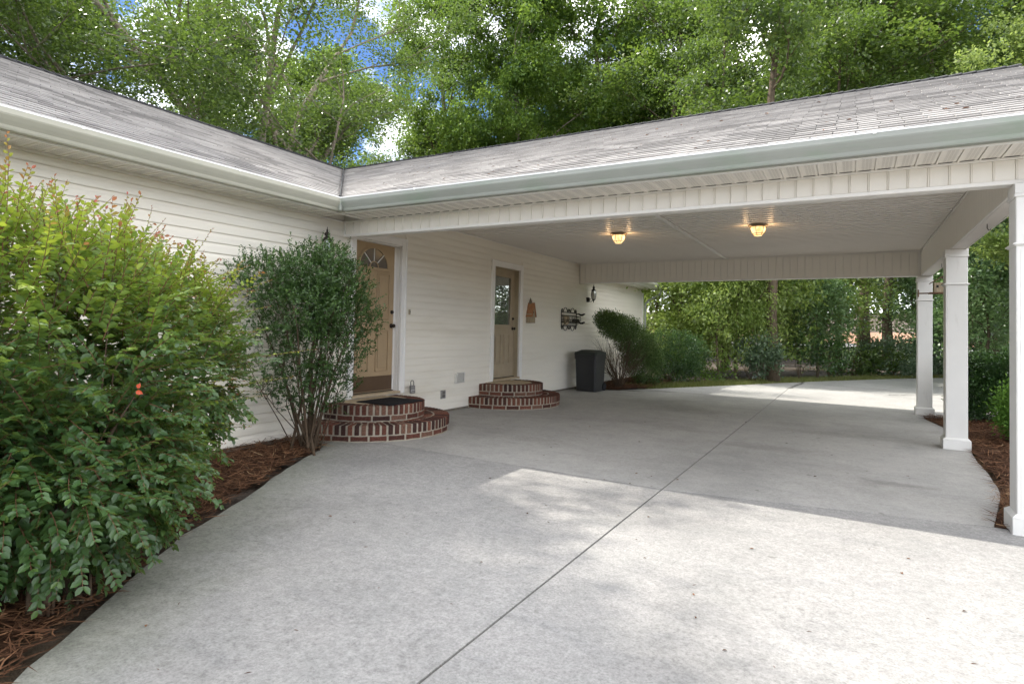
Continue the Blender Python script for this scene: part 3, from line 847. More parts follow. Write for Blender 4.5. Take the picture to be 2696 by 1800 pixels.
MB().box(SX - 0.018, SX - 0.012, gy0, gy1, gz0, gz1).build('pane', M['doorglass'], door2)
for k in range(19):
    yy = gy0 + 0.02 + k * (gy1 - gy0 - 0.04) / 18
    MB().box(SX - 0.0115, SX - 0.0105, yy - 0.0022, yy + 0.0022, gz0 + 0.007, gz1 - 0.007).build('slat', M['blind'], door2)
knob(10.14, 1.337, SX, door2); knob(10.145, 1.525, SX, door2, 0.027, 'deadbolt')
MB().box(SX - 0.02, SX + 0.02, 9.285, 10.205, 0.418, 0.432).build('door_sweep', M['bronze'], door2)

# ------------------------------------------------------------------ roofs
SL = (4.64 - 2.79) / 4.29
XE, YE = 0.44, 5.06                 # eave edges
RX, RY, RZ = -3.85, 9.35, 4.64       # ridges
carport = empty('carport', (3.4, 9.4, 0), 'white open carport on square columns under a grey shingle roof', 'carport')
d = MB(); T = 0.05
def deck(b, pts):
    vs = [Vector(p) for p in pts]; n = len(vs)
    b.add(vs + [v - Vector((0, 0, T)) for v in vs], [tuple(range(n)), tuple(range(n, 2 * n))[::-1]] + [(i, (i + 1) % n, n + (i + 1) % n, n + i) for i in range(n)])
def zc(y): return 2.785 + SL * (y - YE)
def zw(x): return 2.785 + SL * (XE - x)
deck(d, [(XE, -4.3, zw(XE)), (XE, YE, zw(XE)), (RX, RY, zw(RX)), (RX, -4.3, zw(RX))])
deck(d, [(XE, 13.64, zw(XE)), (XE, 18.55, zw(XE)), (RX, 18.55, zw(RX)), (RX, RY, zw(RX))])
deck(d, [(RX, -4.3, zw(RX)), (RX, 18.55, zw(RX)), (-8.1, 18.55, 2.79), (-8.1, -4.3, 2.79)])
wroof = d.build('roof', M['shingle'], house)
d = MB()
deck(d, [(XE, YE, zc(YE)), (7.33, YE, zc(YE)), (7.33, RY, zc(RY)), (RX, RY, zc(RY))])
deck(d, [(RX, RY, zc(RY)), (7.33, RY, zc(RY)), (7.33, 13.64, zc(YE)), (XE, 13.64, zc(YE))])
croof = d.build('roof', M['shingle'], carport)

EXP, TW = 0.138, 0.3048
ang = math.atan(SL); ca, sa = math.cos(ang), math.sin(ang)
def shingle_mesh(L, var):
    b = MB(); b.cur = var
    x0, x1 = 0.0045, L - 0.0045
    b.add([(x0, 0, 0), (x1, 0, 0), (x1, EXP + 0.01, 0), (x0, EXP + 0.01, 0), (x0, 0, 0.014), (x1, 0, 0.014), (x1, EXP + 0.01, 0.0035), (x0, EXP + 0.01, 0.0035)],
          [(0, 3, 2, 1), (4, 5, 6, 7), (0, 1, 5, 4), (1, 2, 6, 5), (2, 3, 7, 6), (3, 0, 4, 7)])
    return b
def shingles(parent, org, u, w, n, rows, span, seed):
    """span(row) -> (start, end) along u measured from org"""
    rr = random.Random(seed)
    org, u, w, n = Vector(org), Vector(u), Vector(w), Vector(n)
    items = []
    for r in range(rows):
        a, e = span(r)
        t = (TW / 2 if r % 2 else 0.0) + rr.uniform(-0.012, 0.012)
        k0 = math.floor((a - t) / TW)
        s = t + k0 * TW
        while s < e - 0.02:
            p, q = max(s, a), min(s + TW, e)
            if q - p > 0.03:
                P0 = org + u * p + w * (r * EXP)
                c = P0 + u * (q - p) / 2 + w * EXP / 2
                v = c - CAM
                dpt = v.dot(Fw)
                sc = 0
                if dpt > 0.5:
                    px = 1348 + FOC * v.dot(R2) / dpt; py = 824.7 - FOC * v.dot(U2) / dpt
                    if -40 < px < 2740 and -20 < py < 900:
                        sc = (q - p) * abs(v.normalized().dot(n)) / dpt ** 2
                var = min(1, max(0, rr.gauss(0.5, 0.17)))
                items.append((sc, P0, q - p, var))
            s += TW
    items.sort(key=lambda i: -i[0])
    R = Matrix((u, w, n)).transposed()
    eul = R.to_euler()
    shared = [shingle_mesh(TW, v).mesh('shingle', M['shingle']) for v in (0.18, 0.3, 0.4, 0.5, 0.6, 0.7, 0.82)]
    rest = MB(); cnt = 0
    for sc, P0, L, var in items:
        if cnt < 300 and sc > 0 and L > TW - 1e-4:
            link('shingle', shared[min(6, int(var * 7))], parent, loc=P0 + n * rr.uniform(0, 0.0015), rot=eul); cnt += 1
        else:
            m = shingle_mesh(L, var); rest.cur = var
            rest.add([P0 + R @ Vector(v) for v in m.v], m.f)
    o = rest.build('shingle_courses', M['shingle'], parent, fix=True)
    o['kind'] = 'stuff'
NR = int(4.29 / ca / EXP)
def cspan(r):
    y = r * EXP * ca
    return (-y, 7.36 - XE)           # measured from x=XE
shingles(croof, (XE, YE - 0.01, zc(YE - 0.01) + 0.002), (1, 0, 0), (0, ca, sa), (0, -sa, ca), NR, cspan, 21)
def wspan(r):
    y = (r + 0.5) * EXP * ca
    return (0.0, YE + 4.3 + y)
shingles(wroof, (XE + 0.01, -4.3, zw(XE + 0.01) + 0.002), (0, 1, 0), (-ca, 0, sa), (sa, 0, ca), NR, wspan, 22)
# valley flashing line, ridge caps
b = MB()
vN = Vector((-1, 1, SL)).normalized()
b.tube([(XE + 0.03, YE - 0.03, zc(YE) + 0.012), (RX + 0.05, RY - 0.05, RZ + 0.01)], 0.011, 5)
b.build('valley_strip', M['ridge'], croof)
def caps(parent, a, c_, seed):
    rr = random.Random(seed); a, c_ = Vector(a), Vector(c_); L = (c_ - a).length; k = int(L / 0.145); u = (c_ - a).normalized(); s = Vector((0, 0, 1)).cross(u)
    for i in range(k):
        p = a + u * (i * 0.145); q = a + u * (i * 0.145 + 0.20); b = MB(); h0, h1 = 0.035 + rr.uniform(0, .003), 0.020
        for (pp, hh) in ((p, h0), (q, h1)): pass
        vs = []
        for (pp, hh) in ((p, h0), (q, h1)):
            vs += [pp - s * 0.13 + Vector((0, 0, hh - 0.13 * SL)), pp + Vector((0, 0, hh)), pp + s * 0.13 + Vector((0, 0, hh - 0.13 * SL)),
                   pp - s * 0.13 + Vector((0, 0, hh - 0.13 * SL - 0.02)), pp + Vector((0, 0, hh - 0.02)), pp + s * 0.13 + Vector((0, 0, hh - 0.13 * SL - 0.02))]
        b.add(vs, [(0, 1, 7, 6), (1, 2, 8, 7), (0, 3, 4, 1), (1, 4, 5, 2), (6, 7, 10, 9), (7, 8, 11, 10), (0, 6, 9, 3), (2, 5, 11, 8)])
        b.build('ridge_shingle', M['ridge'], parent)
caps(wroof, (RX, -4.3, RZ), (RX, RY, RZ), 1)
caps(croof, (7.36, RY, zc(RY)), (RX, RY, zc(RY)), 2)
# rake boards
b = MB()
for (x0, x1, y0, y1) in ((7.331, 7.36, YE, RY), (7.331, 7.36, 13.64, RY)):
    za, zb = zc(YE), zc(RY)
    b.add([(x0, y0, za - 0.16), (x1, y0, za - 0.16), (x1, y0, za + 0.004), (x0, y0, za + 0.004), (x0, y1, zb - 0.16), (x1, y1, zb - 0.16), (x1, y1, zb + 0.004), (x0, y1, zb + 0.004)],
          [(0, 1, 2, 3), (4, 7, 6, 5), (0, 4, 5, 1), (1, 5, 6, 2), (2, 6, 7, 3), (3, 7, 4, 0)])
b.build('rake_board', M['white'], carport)
b = MB(); za = zc(YE)
b.add([(6.82, 5.57, 2.66), (6.82, 13.27, 2.66), (6.82, RY, 4.5), (6.84, 5.57, 2.66), (6.84, 13.27, 2.66), (6.84, RY, 4.5)], [(0, 1, 2), (3, 5, 4), (0, 3, 4, 1), (1, 4, 5, 2), (2, 5, 3, 0)])
b.build('gable_wall', M['siding'], carport)
b = MB()
for y0 in (18.53, ):
    b.add([(XE, y0, 2.62), (XE, y0 + .03, 2.62), (XE, y0 + .03, 2.80), (XE, y0, 2.80), (RX, y0, 4.47), (RX, y0 + .03, 4.47), (RX, y0 + .03, 4.65), (RX, y0, 4.65)], [(0, 1, 2, 3), (4, 7, 6, 5), (0, 4, 5, 1), (1, 5, 6, 2), (2, 6, 7, 3), (3, 7, 4, 0)])
b.build('rake_board', M['white'], house)

# ------------------------------------------------------------------ gutters
def gutter(parent, org, out, a, c_, zb=2.632, mt='gutter'):
    """org: point at gutter back bottom; out: outward unit; runs a..c_ along the other axis"""
    H_ = 0.148
    prof = [(0, 0), (0.068, 0), (0.074, 0.012), (0.079, 0.030), (0.100, 0.062), (0.116, 0.090), (0.120, 0.102), (0.120, H_ - 0.012), (0.114, H_ - 0.012), (0.113, 0.10), (0.07, 0.02), (0.004, 0.004), (0.004, H_), (0, H_)]
    o = Vector(out); b = MB()
    P = [o * p[0] + Vector((0, 0, p[1])) for p in prof]
    b.extrude(P, a, c_)
    g = b.build('gutter', M[mt], parent)
    l = MB(); P2 = [o * p[0] + Vector((0, 0, p[1])) for p in ((0.104, H_ - 0.011), (0.1215, H_ - 0.011), (0.1215, H_ + 0.002), (0.104, H_ + 0.002))]
    l.extrude(P2, a, c_).build('gutter_lip', M['whiter'], g)
    return g
gw = gutter(house, None, (1, 0, 0), (0.38, -4.3, 2.632), (0.38, 5.02 + 0.115, 2.632), mt='gutter_wing')
gc = gutter(carport, None, (0, -1, 0), (0.38 + 0.115, 5.135, 2.632), (7.36, 5.135, 2.632))
gr = gutter(carport, None, (0, 1, 0), (0.50, 13.56, 2.632), (7.36, 13.56, 2.632))
gf = gutter(house, None, (1, 0, 0), (0.38, 13.70, 2.632), (0.38, 18.62, 2.632), mt='gutter_wing')
for y in (-0.6, 0.9, 2.35, 3.7): MB().box(0.40, 0.505, y, y + 0.022, 2.762, 2.784).build('gutter_strap', M['whiter'], gw)
for x in (1.55, 3.2, 5.72): MB().box(x, x + 0.022, 5.008, 5.12, 2.762, 2.7845).build('gutter_strap', M['whiter'], gc)
MB().bbox(0.470, 0.508, 5.008, 5.045, 2.628, 2.772, 0.005).build('gutter_corner', M['gutter'], gc)
b = MB(); b.box(0.355, 0.379, -4.3, 5.10, 2.62, 2.775); b.build('fascia', M['white'], house)
b = MB(); b.box(0.355, 0.379, 13.6, 18.55, 2.62, 2.775); b.build('fascia', M['white'], house)
b = MB(); b.box(0.379, 7.34, 5.136, 5.16, 2.62, 2.775); b.build('fascia', M['white'], carport)
b = MB(); b.box(0.379, 7.34, 13.53, 13.555, 2.62, 2.775); b.build('fascia', M['white'], carport)

# ------------------------------------------------------------------ soffits: vented panels
def soffit_panel_mesh(L, W, axis):
    """panel L long across the eave, W wide along it, with a raised rib and rows of perforation slots"""
    b = MB()
    b.box(0, L, 0.004, W - 0.004, 0.0, 0.004)
    b.bbox(0, L, W - 0.016, W - 0.002, -0.007, 0.0, 0.002)
    return b
def vents(L, W):
    b = MB()
    k = int(L / 0.028)
    for i in range(k):
        x = 0.03 + i * (L - 0.06) / max(1, k - 1)
        for j in range(3):
            y0 = 0.022 + j * (W - 0.06) / 3
            b.add([(x, y0, -0.0006), (x + 0.006, y0, -0.0006), (x + 0.006, y0 + (W - 0.06) / 4, -0.0006), (x, y0 + (W - 0.06) / 4, -0.0006)], [(0, 3, 2, 1)])
    return b
SW = 0.132
M['perf'] = plain('soffit_slots', (0.40, 0.375, 0.33), 0.7, 0.05)
sp = soffit_panel_mesh(0.355 - 0.012, SW, 0).mesh('soffit_panel', M['soffit'])
sv = vents(0.343, SW).mesh('soffit_vent', M['perf'], fix=False)
sof = MB().box(0.002, 0.355, -4.3, 5.135, 2.640, 2.655).build('soffit', M['soffit'], house)
y = -1.0; ys_ = []
while y < 5.1:
    ys_.append(y)
    o = link('soffit_panel', sp, sof, loc=(0.012, y, 2.634)); y += SW
b = MB(); vm = vents(0.343, SW)
for y in ys_: b.add([(v[0] + 0.012, v[1] + y, v[2] + 2.634) for v in vm.v], vm.f)
o = b.build('vent_slots', M['perf'], sof, fix=False); o['kind'] = 'stuff'
sp2 = soffit_panel_mesh(0.405, SW, 0).mesh('soffit_panel', M['soffit'])
sv2 = vents(0.405, SW).mesh('soffit_vent', M['perf'], fix=False)
sof2 = MB().box(0.38, 7.33, 5.161, 5.568, 2.642, 2.655).build('soffit', M['soffit'], carport)
x = 7.33
while x > 0.40:
    # axis across the eave is y here: rotate the shared panel
    link('soffit_panel', sp2, sof2, loc=(x, 5.162, 2.634), rot=(0, 0, math.pi / 2)); x -= SW
b = MB(); vm = vents(0.405, SW); x = 7.33
while x > 0.40:
    b.add([(x - v[1], 5.162 + v[0], v[2] + 2.634) for v in vm.v], vm.f); x -= SW
o = b.build('vent_slots', M['perf'], sof2, fix=False); o['kind'] = 'stuff'
MB().box(0.002, 0.355, 13.3, 18.5, 2.635, 2.65).build('soffit', M['soffit'], house)
MB().box(0.0, 7.33, 13.271, 13.53, 2.635, 2.65).build('soffit', M['soffit'], carport)
MB().box(0.356, 0.42, 5.10, 5.57, 2.640, 2.655).build('soffit', M['soffit'], house)
MB().bbox(0.0, 0.018, -4.0, 5.56, 2.612, 2.634, 0.003).build('soffit_trim', M['white'], house)
MB().bbox(0.352, 0.372, 5.14, 5.565, 2.618, 2.6335, 0.003).build('soffit_trim', M['white'], house)

# ------------------------------------------------------------------ carport beams
ZB = 2.43
front = MB().box(0.006, 6.84, 5.585, 5.70, ZB + 0.004, 2.93).build('beam', M['white'], carport)
pm = MB(); h0, h1 = 2.462, 2.612
pm.bbox(0.0, SW - 0.012, -0.006, 0.009, h0, h1, 0.003)
pm.bbox(SW - 0.0115, SW - 0.0015, -0.016, 0.007, h0, h1, 0.004)
pm = pm.mesh('beam_panel', M['soffit'])
x = 0.035
while x < 6.80:
    link('beam_panel', pm, front, loc=(x, 5.577, 0)); x += SW
b = MB(); b.bbox(0.008, 6.84, 5.558, 5.5849, ZB, 2.4615, 0.004); b.bbox(0.008, 6.84, 5.560, 5.5845, 2.6125, 2.633, 0.004); b.bbox(0.008, 0.034, 5.559, 5.5847, 2.4615, 2.6125, 0.003)
b.build('beam_trim', M['white'], front)
# scalloped dark gaps where the vented soffit meets the beam
b = MB(); x = 7.33 - SW
while x > 0.45:
    b.add([(x + 0.008, 5.556, 2.6335), (x + SW - 0.02, 5.556, 2.6335), (x + SW - 0.03, 5.554, 2.6275), (x + 0.03, 5.554, 2.6285)], [(0, 1, 2, 3)]); x -= SW
b.build('soffit_gap', M['dark_gap'], front, fix=False)
rear = MB().box(0.006, 6.84, 13.137, 13.27, ZB + 0.012, 2.93).build('beam', M['white'], carport)
pm = MB(); pm.bbox(0.0, SW - 0.006, -0.006, 0.006, 2.455, 2.872, 0.003); pm = pm.mesh('beam_panel', M['soffit'])
x = 0.03
while x < 6.62:
    link('beam_panel', pm, rear, loc=(x, 13.130, 0)); x += SW
b = MB(); b.bbox(0.008, 6.66, 13.120, 13.1365, ZB, 2.4545, 0.003); b.bbox(0.008, 6.66, 13.121, 13.1362, 2.8725, 2.888, 0.003); b.box(0.008, 6.84, 13.1366, 13.272, ZB, ZB + 0.0115)
b.build('beam_trim', M['white'], rear)
side = MB().box(6.683, 6.81, 5.7005, 13.1365, ZB + 0.008, 2.93).build('beam', M['white'], carport)
pm = MB(); pm.bbox(-0.006, 0.006, 0.0, SW - 0.006, 2.452, 2.872, 0.003); pm = pm.mesh('beam_panel', M['soffit'])
y = 5.72
while y < 13.0:
    link('beam_panel', pm, side, loc=(6.677, y, 0)); y += SW
b = MB(); b.bbox(6.664, 6.6825, 5.703, 13.118, ZB, 2.4515, 0.003); b.bbox(6.660, 6.6827, 5.703, 13.118, 2.8725, 2.889, 0.003); b.bbox(6.6829, 6.8125, 5.703, 13.118, ZB - 0.004, ZB + 0.0075, 0.003); b.bbox(6.8127, 6.825, 5.703, 13.118, ZB - 0.012, 2.56, 0.003)
b.build('beam_trim', M['white'], side)

# carport ceiling: long grooved panels each side of a centre strip
CX = 3.305
def ceil_panel(L):
    """two lapped faces, each running up and back to a small drop edge"""
    b = MB(); W = 0.30
    prof = [(0.0, 0.0), (W / 2 - 0.006, 0.009), (W / 2, 0.016), (W / 2 + 0.004, 0.016), (W / 2 + 0.0045, 0.0), (W - 0.010, 0.009), (W - 0.004, 0.016), (W - 0.001, 0.020), (0.0, 0.020)]
    P = [Vector((0, p[0], p[1])) for p in prof]
    b.extrude(P, (0, 0, 0), (L, 0, 0))
    return b
cl = MB().box(0.0, 6.66, 5.701, 13.12, 2.905, 2.93).build('ceiling', M['dark_gap'], carport)
c1 = ceil_panel(CX - 0.02 - 0.004).mesh('ceiling_panel', M['ceiling']); c2 = ceil_panel(6.66 - CX - 0.02).mesh('ceiling_panel', M['ceiling'])
y = 5.705
while y < 13.10:
    link('ceiling_panel', c1, cl, loc=(0.004, y, 2.884)); link('ceiling_panel', c2, cl, loc=(CX + 0.016, y, 2.884)); y += 0.30
MB().bbox(CX - 0.040, CX + 0.036, 5.702, 13.118, 2.872, 2.8835, 0.005).build('ceiling_strip', M['white'], cl)

# ------------------------------------------------------------------ columns
def column(yc_, label):
    x0, x1 = 6.612, 6.838; h = (x1 - x0) / 2; xc = (x0 + x1) / 2; g = gz(xc, 0)
    b = MB(); b.bbox(xc - h, xc + h, yc_ - h, yc_ + h, g + 0.12, ZB - 0.002, 0.006)
    b.bbox(xc - h + 0.024, xc - h + 0.030, yc_ - h - 0.002, yc_ - h + 0.004, g + 0.14, 1.97, 0.001)
    c = b.build('column', M['column'], carport)
    c['label'] = label
    def ring(z0, z1, e, nm, mat='column', bev=0.006):
        r = MB(); r.bbox(xc - h - e, xc + h + e, yc_ - h - e, yc_ + h + e, z0, z1, bev); return r.build(nm, M[mat], c)
    ring(g - 0.004, g + 0.120, 0.030, 'base', bev=0.004)
    r = MB(); e0, e1 = 0.030, 0.004
    vs = [(xc + sx * (h + e), yc_ + sy * (h + e), z) for (e, z) in ((e0, g + 0.1203), (e1, g + 0.142)) for (sx, sy) in ((-1, -1), (1, -1), (1, 1), (-1, 1))]
    r.add(vs, [(0, 1, 5, 4), (1, 2, 6, 5), (2, 3, 7, 6), (3, 0, 4, 7), (4, 5, 6, 7)]); r.build('base_cap', M['column'], c)
    ring(1.975, 2.000, 0.012, 'neck_band', bev=0.005); ring(1.983, 1.993, 0.020, 'neck_band', bev=0.003)
    ring(2.325, 2.350, 0.012, 'neck_band', bev=0.005); ring(2.350, ZB - 0.006, 0.006, 'capital', bev=0.003)
    return c
column(5.617, 'nearest column, cut by the edge of the picture')
column(9.375, 'middle column')
column(13.17, 'farthest column')

# downspouts
def spout(pts, parent, w=0.032):
    return MB().tube(pts, w, 4).build('downspout', M['gutter'], parent)
spout([(0.46, 18.35, 2.64), (0.46, 18.35, 2.52), (0.38, 18.31, 2.42), (0.14, 18.17, 2.30), (0.06, 18.15, 2.2), (0.06, 18.15, 0.06)], house, 0.042)
spout([(0.43, 1.62, 2.64), (0.43, 1.62, 2.50), (0.40, 1.62, 2.42), (0.12, 1.62, 2.22), (0.055, 1.62, 2.10), (0.055, 1.62, 0.2)], house, 0.045)

# ------------------------------------------------------------------ brick steps
def stilted(cx, cyc, R, s):
    """point, outward dir at arclength s along a half disc stilted by cx from the wall"""
    if s < cx: return (s, cyc - R), (0, -1)
    s2 = s - cx
    if s2 < math.pi * R:
        t = -math.pi / 2 + s2 / R
        return (cx + R * math.cos(t), cyc + R * math.sin(t)), (math.cos(t), math.sin(t))
    s3 = s2 - math.pi * R
    return (cx - s3, cyc + R), (0, 1)
def half_disc(cx, cyc, R, n=48):
    L = 2 * cx + math.pi * R
    return [(max(0.002, stilted(cx, cyc, R, L * i / n)[0][0]), stilted(cx, cyc, R, L * i / n)[0][1]) for i in range(n + 1)]
_bm = {}
def brick_mesh(kind, v):
    k = (kind, v)
    if k not in _bm:
        dx, dy, dz = kind          # radial length, tangential width, height (origin at outer bottom middle, x outward)
        b = MB(); b.cur = v
        b.bbox(-dx, 0, -dy / 2, dy / 2, 0, dz, 0.005)
        _bm[k] = b.mesh('brick', M['brick'])
    return _bm[k]
def brick_steps(label, c_lo, R_lo, c_up, R_up, zl, zu, seed, splash=()):
    t = empty('brick_steps', (0.3, c_lo[1], gz(0.6, 0)), label, 'brick steps', 'round brick steps below the doors')
    rr = random.Random(seed)
    V = (0.12, 0.2, 0.3, 0.4, 0.5, 0.6, 0.7, 0.85)
    def tier(c, R, z0, z1, base):
        core = MB().prism(half_disc(c[0], c[1], R - 0.007), z0 - 0.01, z1 - 0.005)
        mb = core.build('mortar_core', M['mortar'], t)
        st = z0 + 0.010; sth = 0.056
        L = 2 * c[0] + math.pi * R
        k = int(L / 0.212)
        for i in range(k):                                   # stretcher course on edge of riser
            s = (i + 0.5) * L / k
            p, d = stilted(c[0], c[1], R, s)
            v = V[rr.randrange(len(V))]
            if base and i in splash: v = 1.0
            link('brick', brick_mesh((0.08, L / k - 0.024, sth), v), t, loc=(p[0] + d[0] * -0.006, p[1] + d[1] * -0.006, st + rr.uniform(-.001, .001)), rot=(0, 0, math.atan2(d[1], d[0])))
        k = int(L / 0.0765)
        rz = st + sth + 0.012
        for i in range(k):                                   # rowlock course
            s = (i + 0.5) * L / k
            p, d = stilted(c[0], c[1], R, s)
            if p[0] < 0.03: continue
            off = rr.uniform(-0.003, 0.004)
            link('brick', brick_mesh((0.195, 0.0515, round(z1 - rz, 4)), V[rr.randrange(len(V))]), t, loc=(p[0] + d[0] * off, p[1] + d[1] * off, rz + rr.uniform(-.0015, .0015)), rot=(0, 0, math.atan2(d[1], d[0]) + rr.uniform(-.02, .02)))
        return rz
    z0 = gz(0.7, 0)
    tier(c_lo, R_lo, z0, zl, True)
    # inner ring of bricks on the lower tread
    R2_ = R_lo - 0.215; L = 2 * c_lo[0] + math.pi * R2_; k = int(L / 0.085)
    for i in range(k):
        p, d = stilted(c_lo[0], c_lo[1], R2_, (i + 0.5) * L / k)
        if math.hypot(p[0] - c_up[0], p[1] - c_up[1]) < R_up - 0.0 and p[0] > 0.05: continue
        if p[0] < 0.03: continue
        link('brick', brick_mesh((0.195, 0.064, 0.03), V[rr.randrange(len(V))]), t, loc=(p[0], p[1], zl - 0.031 + rr.uniform(-.0015, .0015)), rot=(0, 0, math.atan2(d[1], d[0])))
    tier(c_up, R_up, zl, zu, False)
    MB().prism(half_disc(c_up[0], c_up[1], R_up - 0.215, 30), zu - 0.03, zu + 0.003).build('landing', M['pad'], t)
    return t
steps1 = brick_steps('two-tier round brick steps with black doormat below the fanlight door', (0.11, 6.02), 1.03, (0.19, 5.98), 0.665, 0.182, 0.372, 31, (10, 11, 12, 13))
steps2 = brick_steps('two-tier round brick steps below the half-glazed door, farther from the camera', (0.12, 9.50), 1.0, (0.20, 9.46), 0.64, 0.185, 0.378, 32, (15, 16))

# doormat
mat_o = MB()
mat_o.bbox(-0.275, 0.275, -0.32, 0.32, 0.0, 0.012, 0.003)
for i in range(24):
    mat_o.box(-0.255, 0.255, -0.302 + i * 0.0258, -0.290 + i * 0.0258, 0.012, 0.0155)
o = mat_o.build('doormat', M['rubber']); o.location = (0.53, 5.93, 0.3755)
tag(o, 'black ribbed doormat on the top brick step of the fanlight door', 'doormat')

# key lockbox leaning on the casing
lb = empty('key_lockbox', (0.10, 6.90, 0.372), 'small grey key lockbox with black shackle standing by the door casing', 'lockbox')
b = MB(); b.bbox(-0.022, 0.022, -0.038, 0.038, 0.0, 0.115, 0.008); body = b.build('lockbox_body', M['rockgrey'], lb, ); body.location = (0, 0, 0)
b = MB(); b.bbox(0.0222, 0.026, -0.026, 0.026, 0.02, 0.05, 0.002); p_ = b.build('dial', M['ventmat'], lb); p_.location = (0, 0, 0)
for k in range(4):
    q = MB().bbox(0.0262, 0.029, -0.022 + k * 0.012, -0.013 + k * 0.012, 0.025, 0.045, 0.001).build('dial_wheel', M['rubber'], p_); q.location = (0, 0, 0)
b = MB(); b.tube([(0, -0.022, 0.11), (0, -0.024, 0.16), (0, -0.012, 0.182), (0, 0.012, 0.182), (0, 0.024, 0.16), (0, 0.022, 0.11)], 0.0055, 8); s_ = b.build('shackle', M['rubber'], lb, smooth=True); s_.location = (0, 0, 0)
lb.rotation_euler = (0.0, -0.10, math.radians(-28))

# doorbell, vent, outlet
db = empty('doorbell', (0.006, 6.90, 1.50), 'small brown doorbell button on the siding right of the fanlight door', 'doorbell')
MB().bbox(0.002, 0.022, 6.882, 6.916, 1.50, 1.575, 0.004).build('button_plate', M['jambpaint'], db)
MB().bbox(0.0222, 0.027, 6.890, 6.908, 1.53, 1.55, 0.002).build('button', M['bronze'], db)
vt = empty('dryer_vent', (0.006, 8.2, 0.43), 'square white louvred vent low on the siding between the two doors', 'vent')
b = MB(); y0, y1, z0, z1 = 8.09, 8.32, 0.435, 0.60
b.bbox(0.0, 0.045, y0, y0 + 0.02, z0, z1, 0.003); b.bbox(0.0, 0.045, y1 - 0.02, y1, z0, z1, 0.003); b.bbox(0.0, 0.0445, y0 + 0.02, y1 - 0.02, z0, z0 + 0.015, 0.003); b.bbox(0.0, 0.0445, y0 + 0.02, y1 - 0.02, z1 - 0.015, z1, 0.003); b.box(0.0, 0.01, y0 + .02, y1 - .02, z0 + .015, z1 - .015)
b.build('vent_frame', M['ventmat'], vt)
for k in range(4):
    zz = z0 + 0.018 + k * 0.034
    MB().add([(0.044, y0 + .021, zz), (0.044, y1 - .021, zz), (0.018, y1 - .021, zz + 0.031), (0.018, y0 + .021, zz + 0.031), (0.041, y0 + .021, zz), (0.041, y1 - .021, zz), (0.015, y1 - .021, zz + 0.031), (0.015, y0 + .021, zz + 0.031)], [(0, 1, 2, 3), (4, 7, 6, 5), (0, 4, 5, 1), (1, 5, 6, 2), (2, 6, 7, 3), (3, 7, 4, 0)]).build('louvre', M['ventmat'], vt)
ot = empty('outlet_box', (0.006, 7.77, 0.21), 'grey weatherproof outlet cover at the foot of the siding between the doors', 'outlet')
MB().bbox(0.0, 0.022, 7.715, 7.83, 0.215, 0.345, 0.004).build('outlet_plate', M['greyplastic'], ot)
for zz in (0.235, 0.29): MB().bbox(0.0222, 0.034, 7.74, 7.805, zz, zz + 0.04, 0.004).build('outlet_cover', M['rockgrey'], ot)

# ------------------------------------------------------------------ wall lanterns
def lantern(x, y, z, label):
    """z: bottom of the body"""
    t = empty('wall_lantern', (0.006, y, z), label, 'wall lantern', 'black wall lanterns on the siding')
    bp = MB(); bp.lathe([(0.028, 0.0), (0.05, 0.01), (0.052, 0.10), (0.03, 0.115)], 0.02, y, 12, z - 0.05); bp.build('backplate', M['iron'], t, smooth=True)
    ar = MB(); ar.tube([(0.03, y, z - 0.0), (0.07, y, z - 0.035), (0.12, y, z - 0.030), (x, y, z + 0.01)], [0.010, 0.009, 0.009, 0.010], 8); ar.tube([(0.03, y, z + 0.02), (0.07, y, z + 0.045), (0.10, y, z + 0.02), (0.07, y, z)], 0.006, 6); ar.build('arm', M['iron'], t, smooth=True)
    b = MB()
    b.lathe([(0.004, -0.06), (0.013, -0.05), (0.006, -0.035), (0.02, -0.02), (0.012, -0.008), (0.034, 0.0), (0.046, 0.012), (0.046, 0.02)], x, y, 12, z)
    b.build('base', M['iron'], t, smooth=True)
    b = MB(); b.lathe([(0.042, 0.022), (0.060, 0.10), (0.058, 0.16), (0.046, 0.222)], x, y, 6, z); b.build('glass', M['lanternglass'], t)
    b = MB()
    for k in range(6):
        a = 2 * math.pi * k / 6
        b.tube([(x + r * math.cos(a), y + r * math.sin(a), z + h) for r, h in ((0.045, 0.015), (0.058, 0.07), (0.063, 0.12), (0.061, 0.17), (0.048, 0.226))], 0.0038, 5)
    b.build('cage', M['iron'], t)
    b = MB(); b.lathe([(0.058, 0.222), (0.062, 0.232), (0.030, 0.262), (0.018, 0.275), (0.030, 0.292), (0.036, 0.305), (0.016, 0.325), (0.010, 0.335), (0.014, 0.347), (0.005, 0.36), (0.003, 0.385), (0.0, 0.39)], x, y, 12, z)
    b.build('cap', M['iron'], t, smooth=True)
    return t
lantern(0.17, 5.14, 2.095, 'black iron wall lantern behind the holly-like shrub, left of the fanlight door')
lantern(0.17, 13.62, 2.07, 'black iron wall lantern near the rear beam, above the wheeled bin')

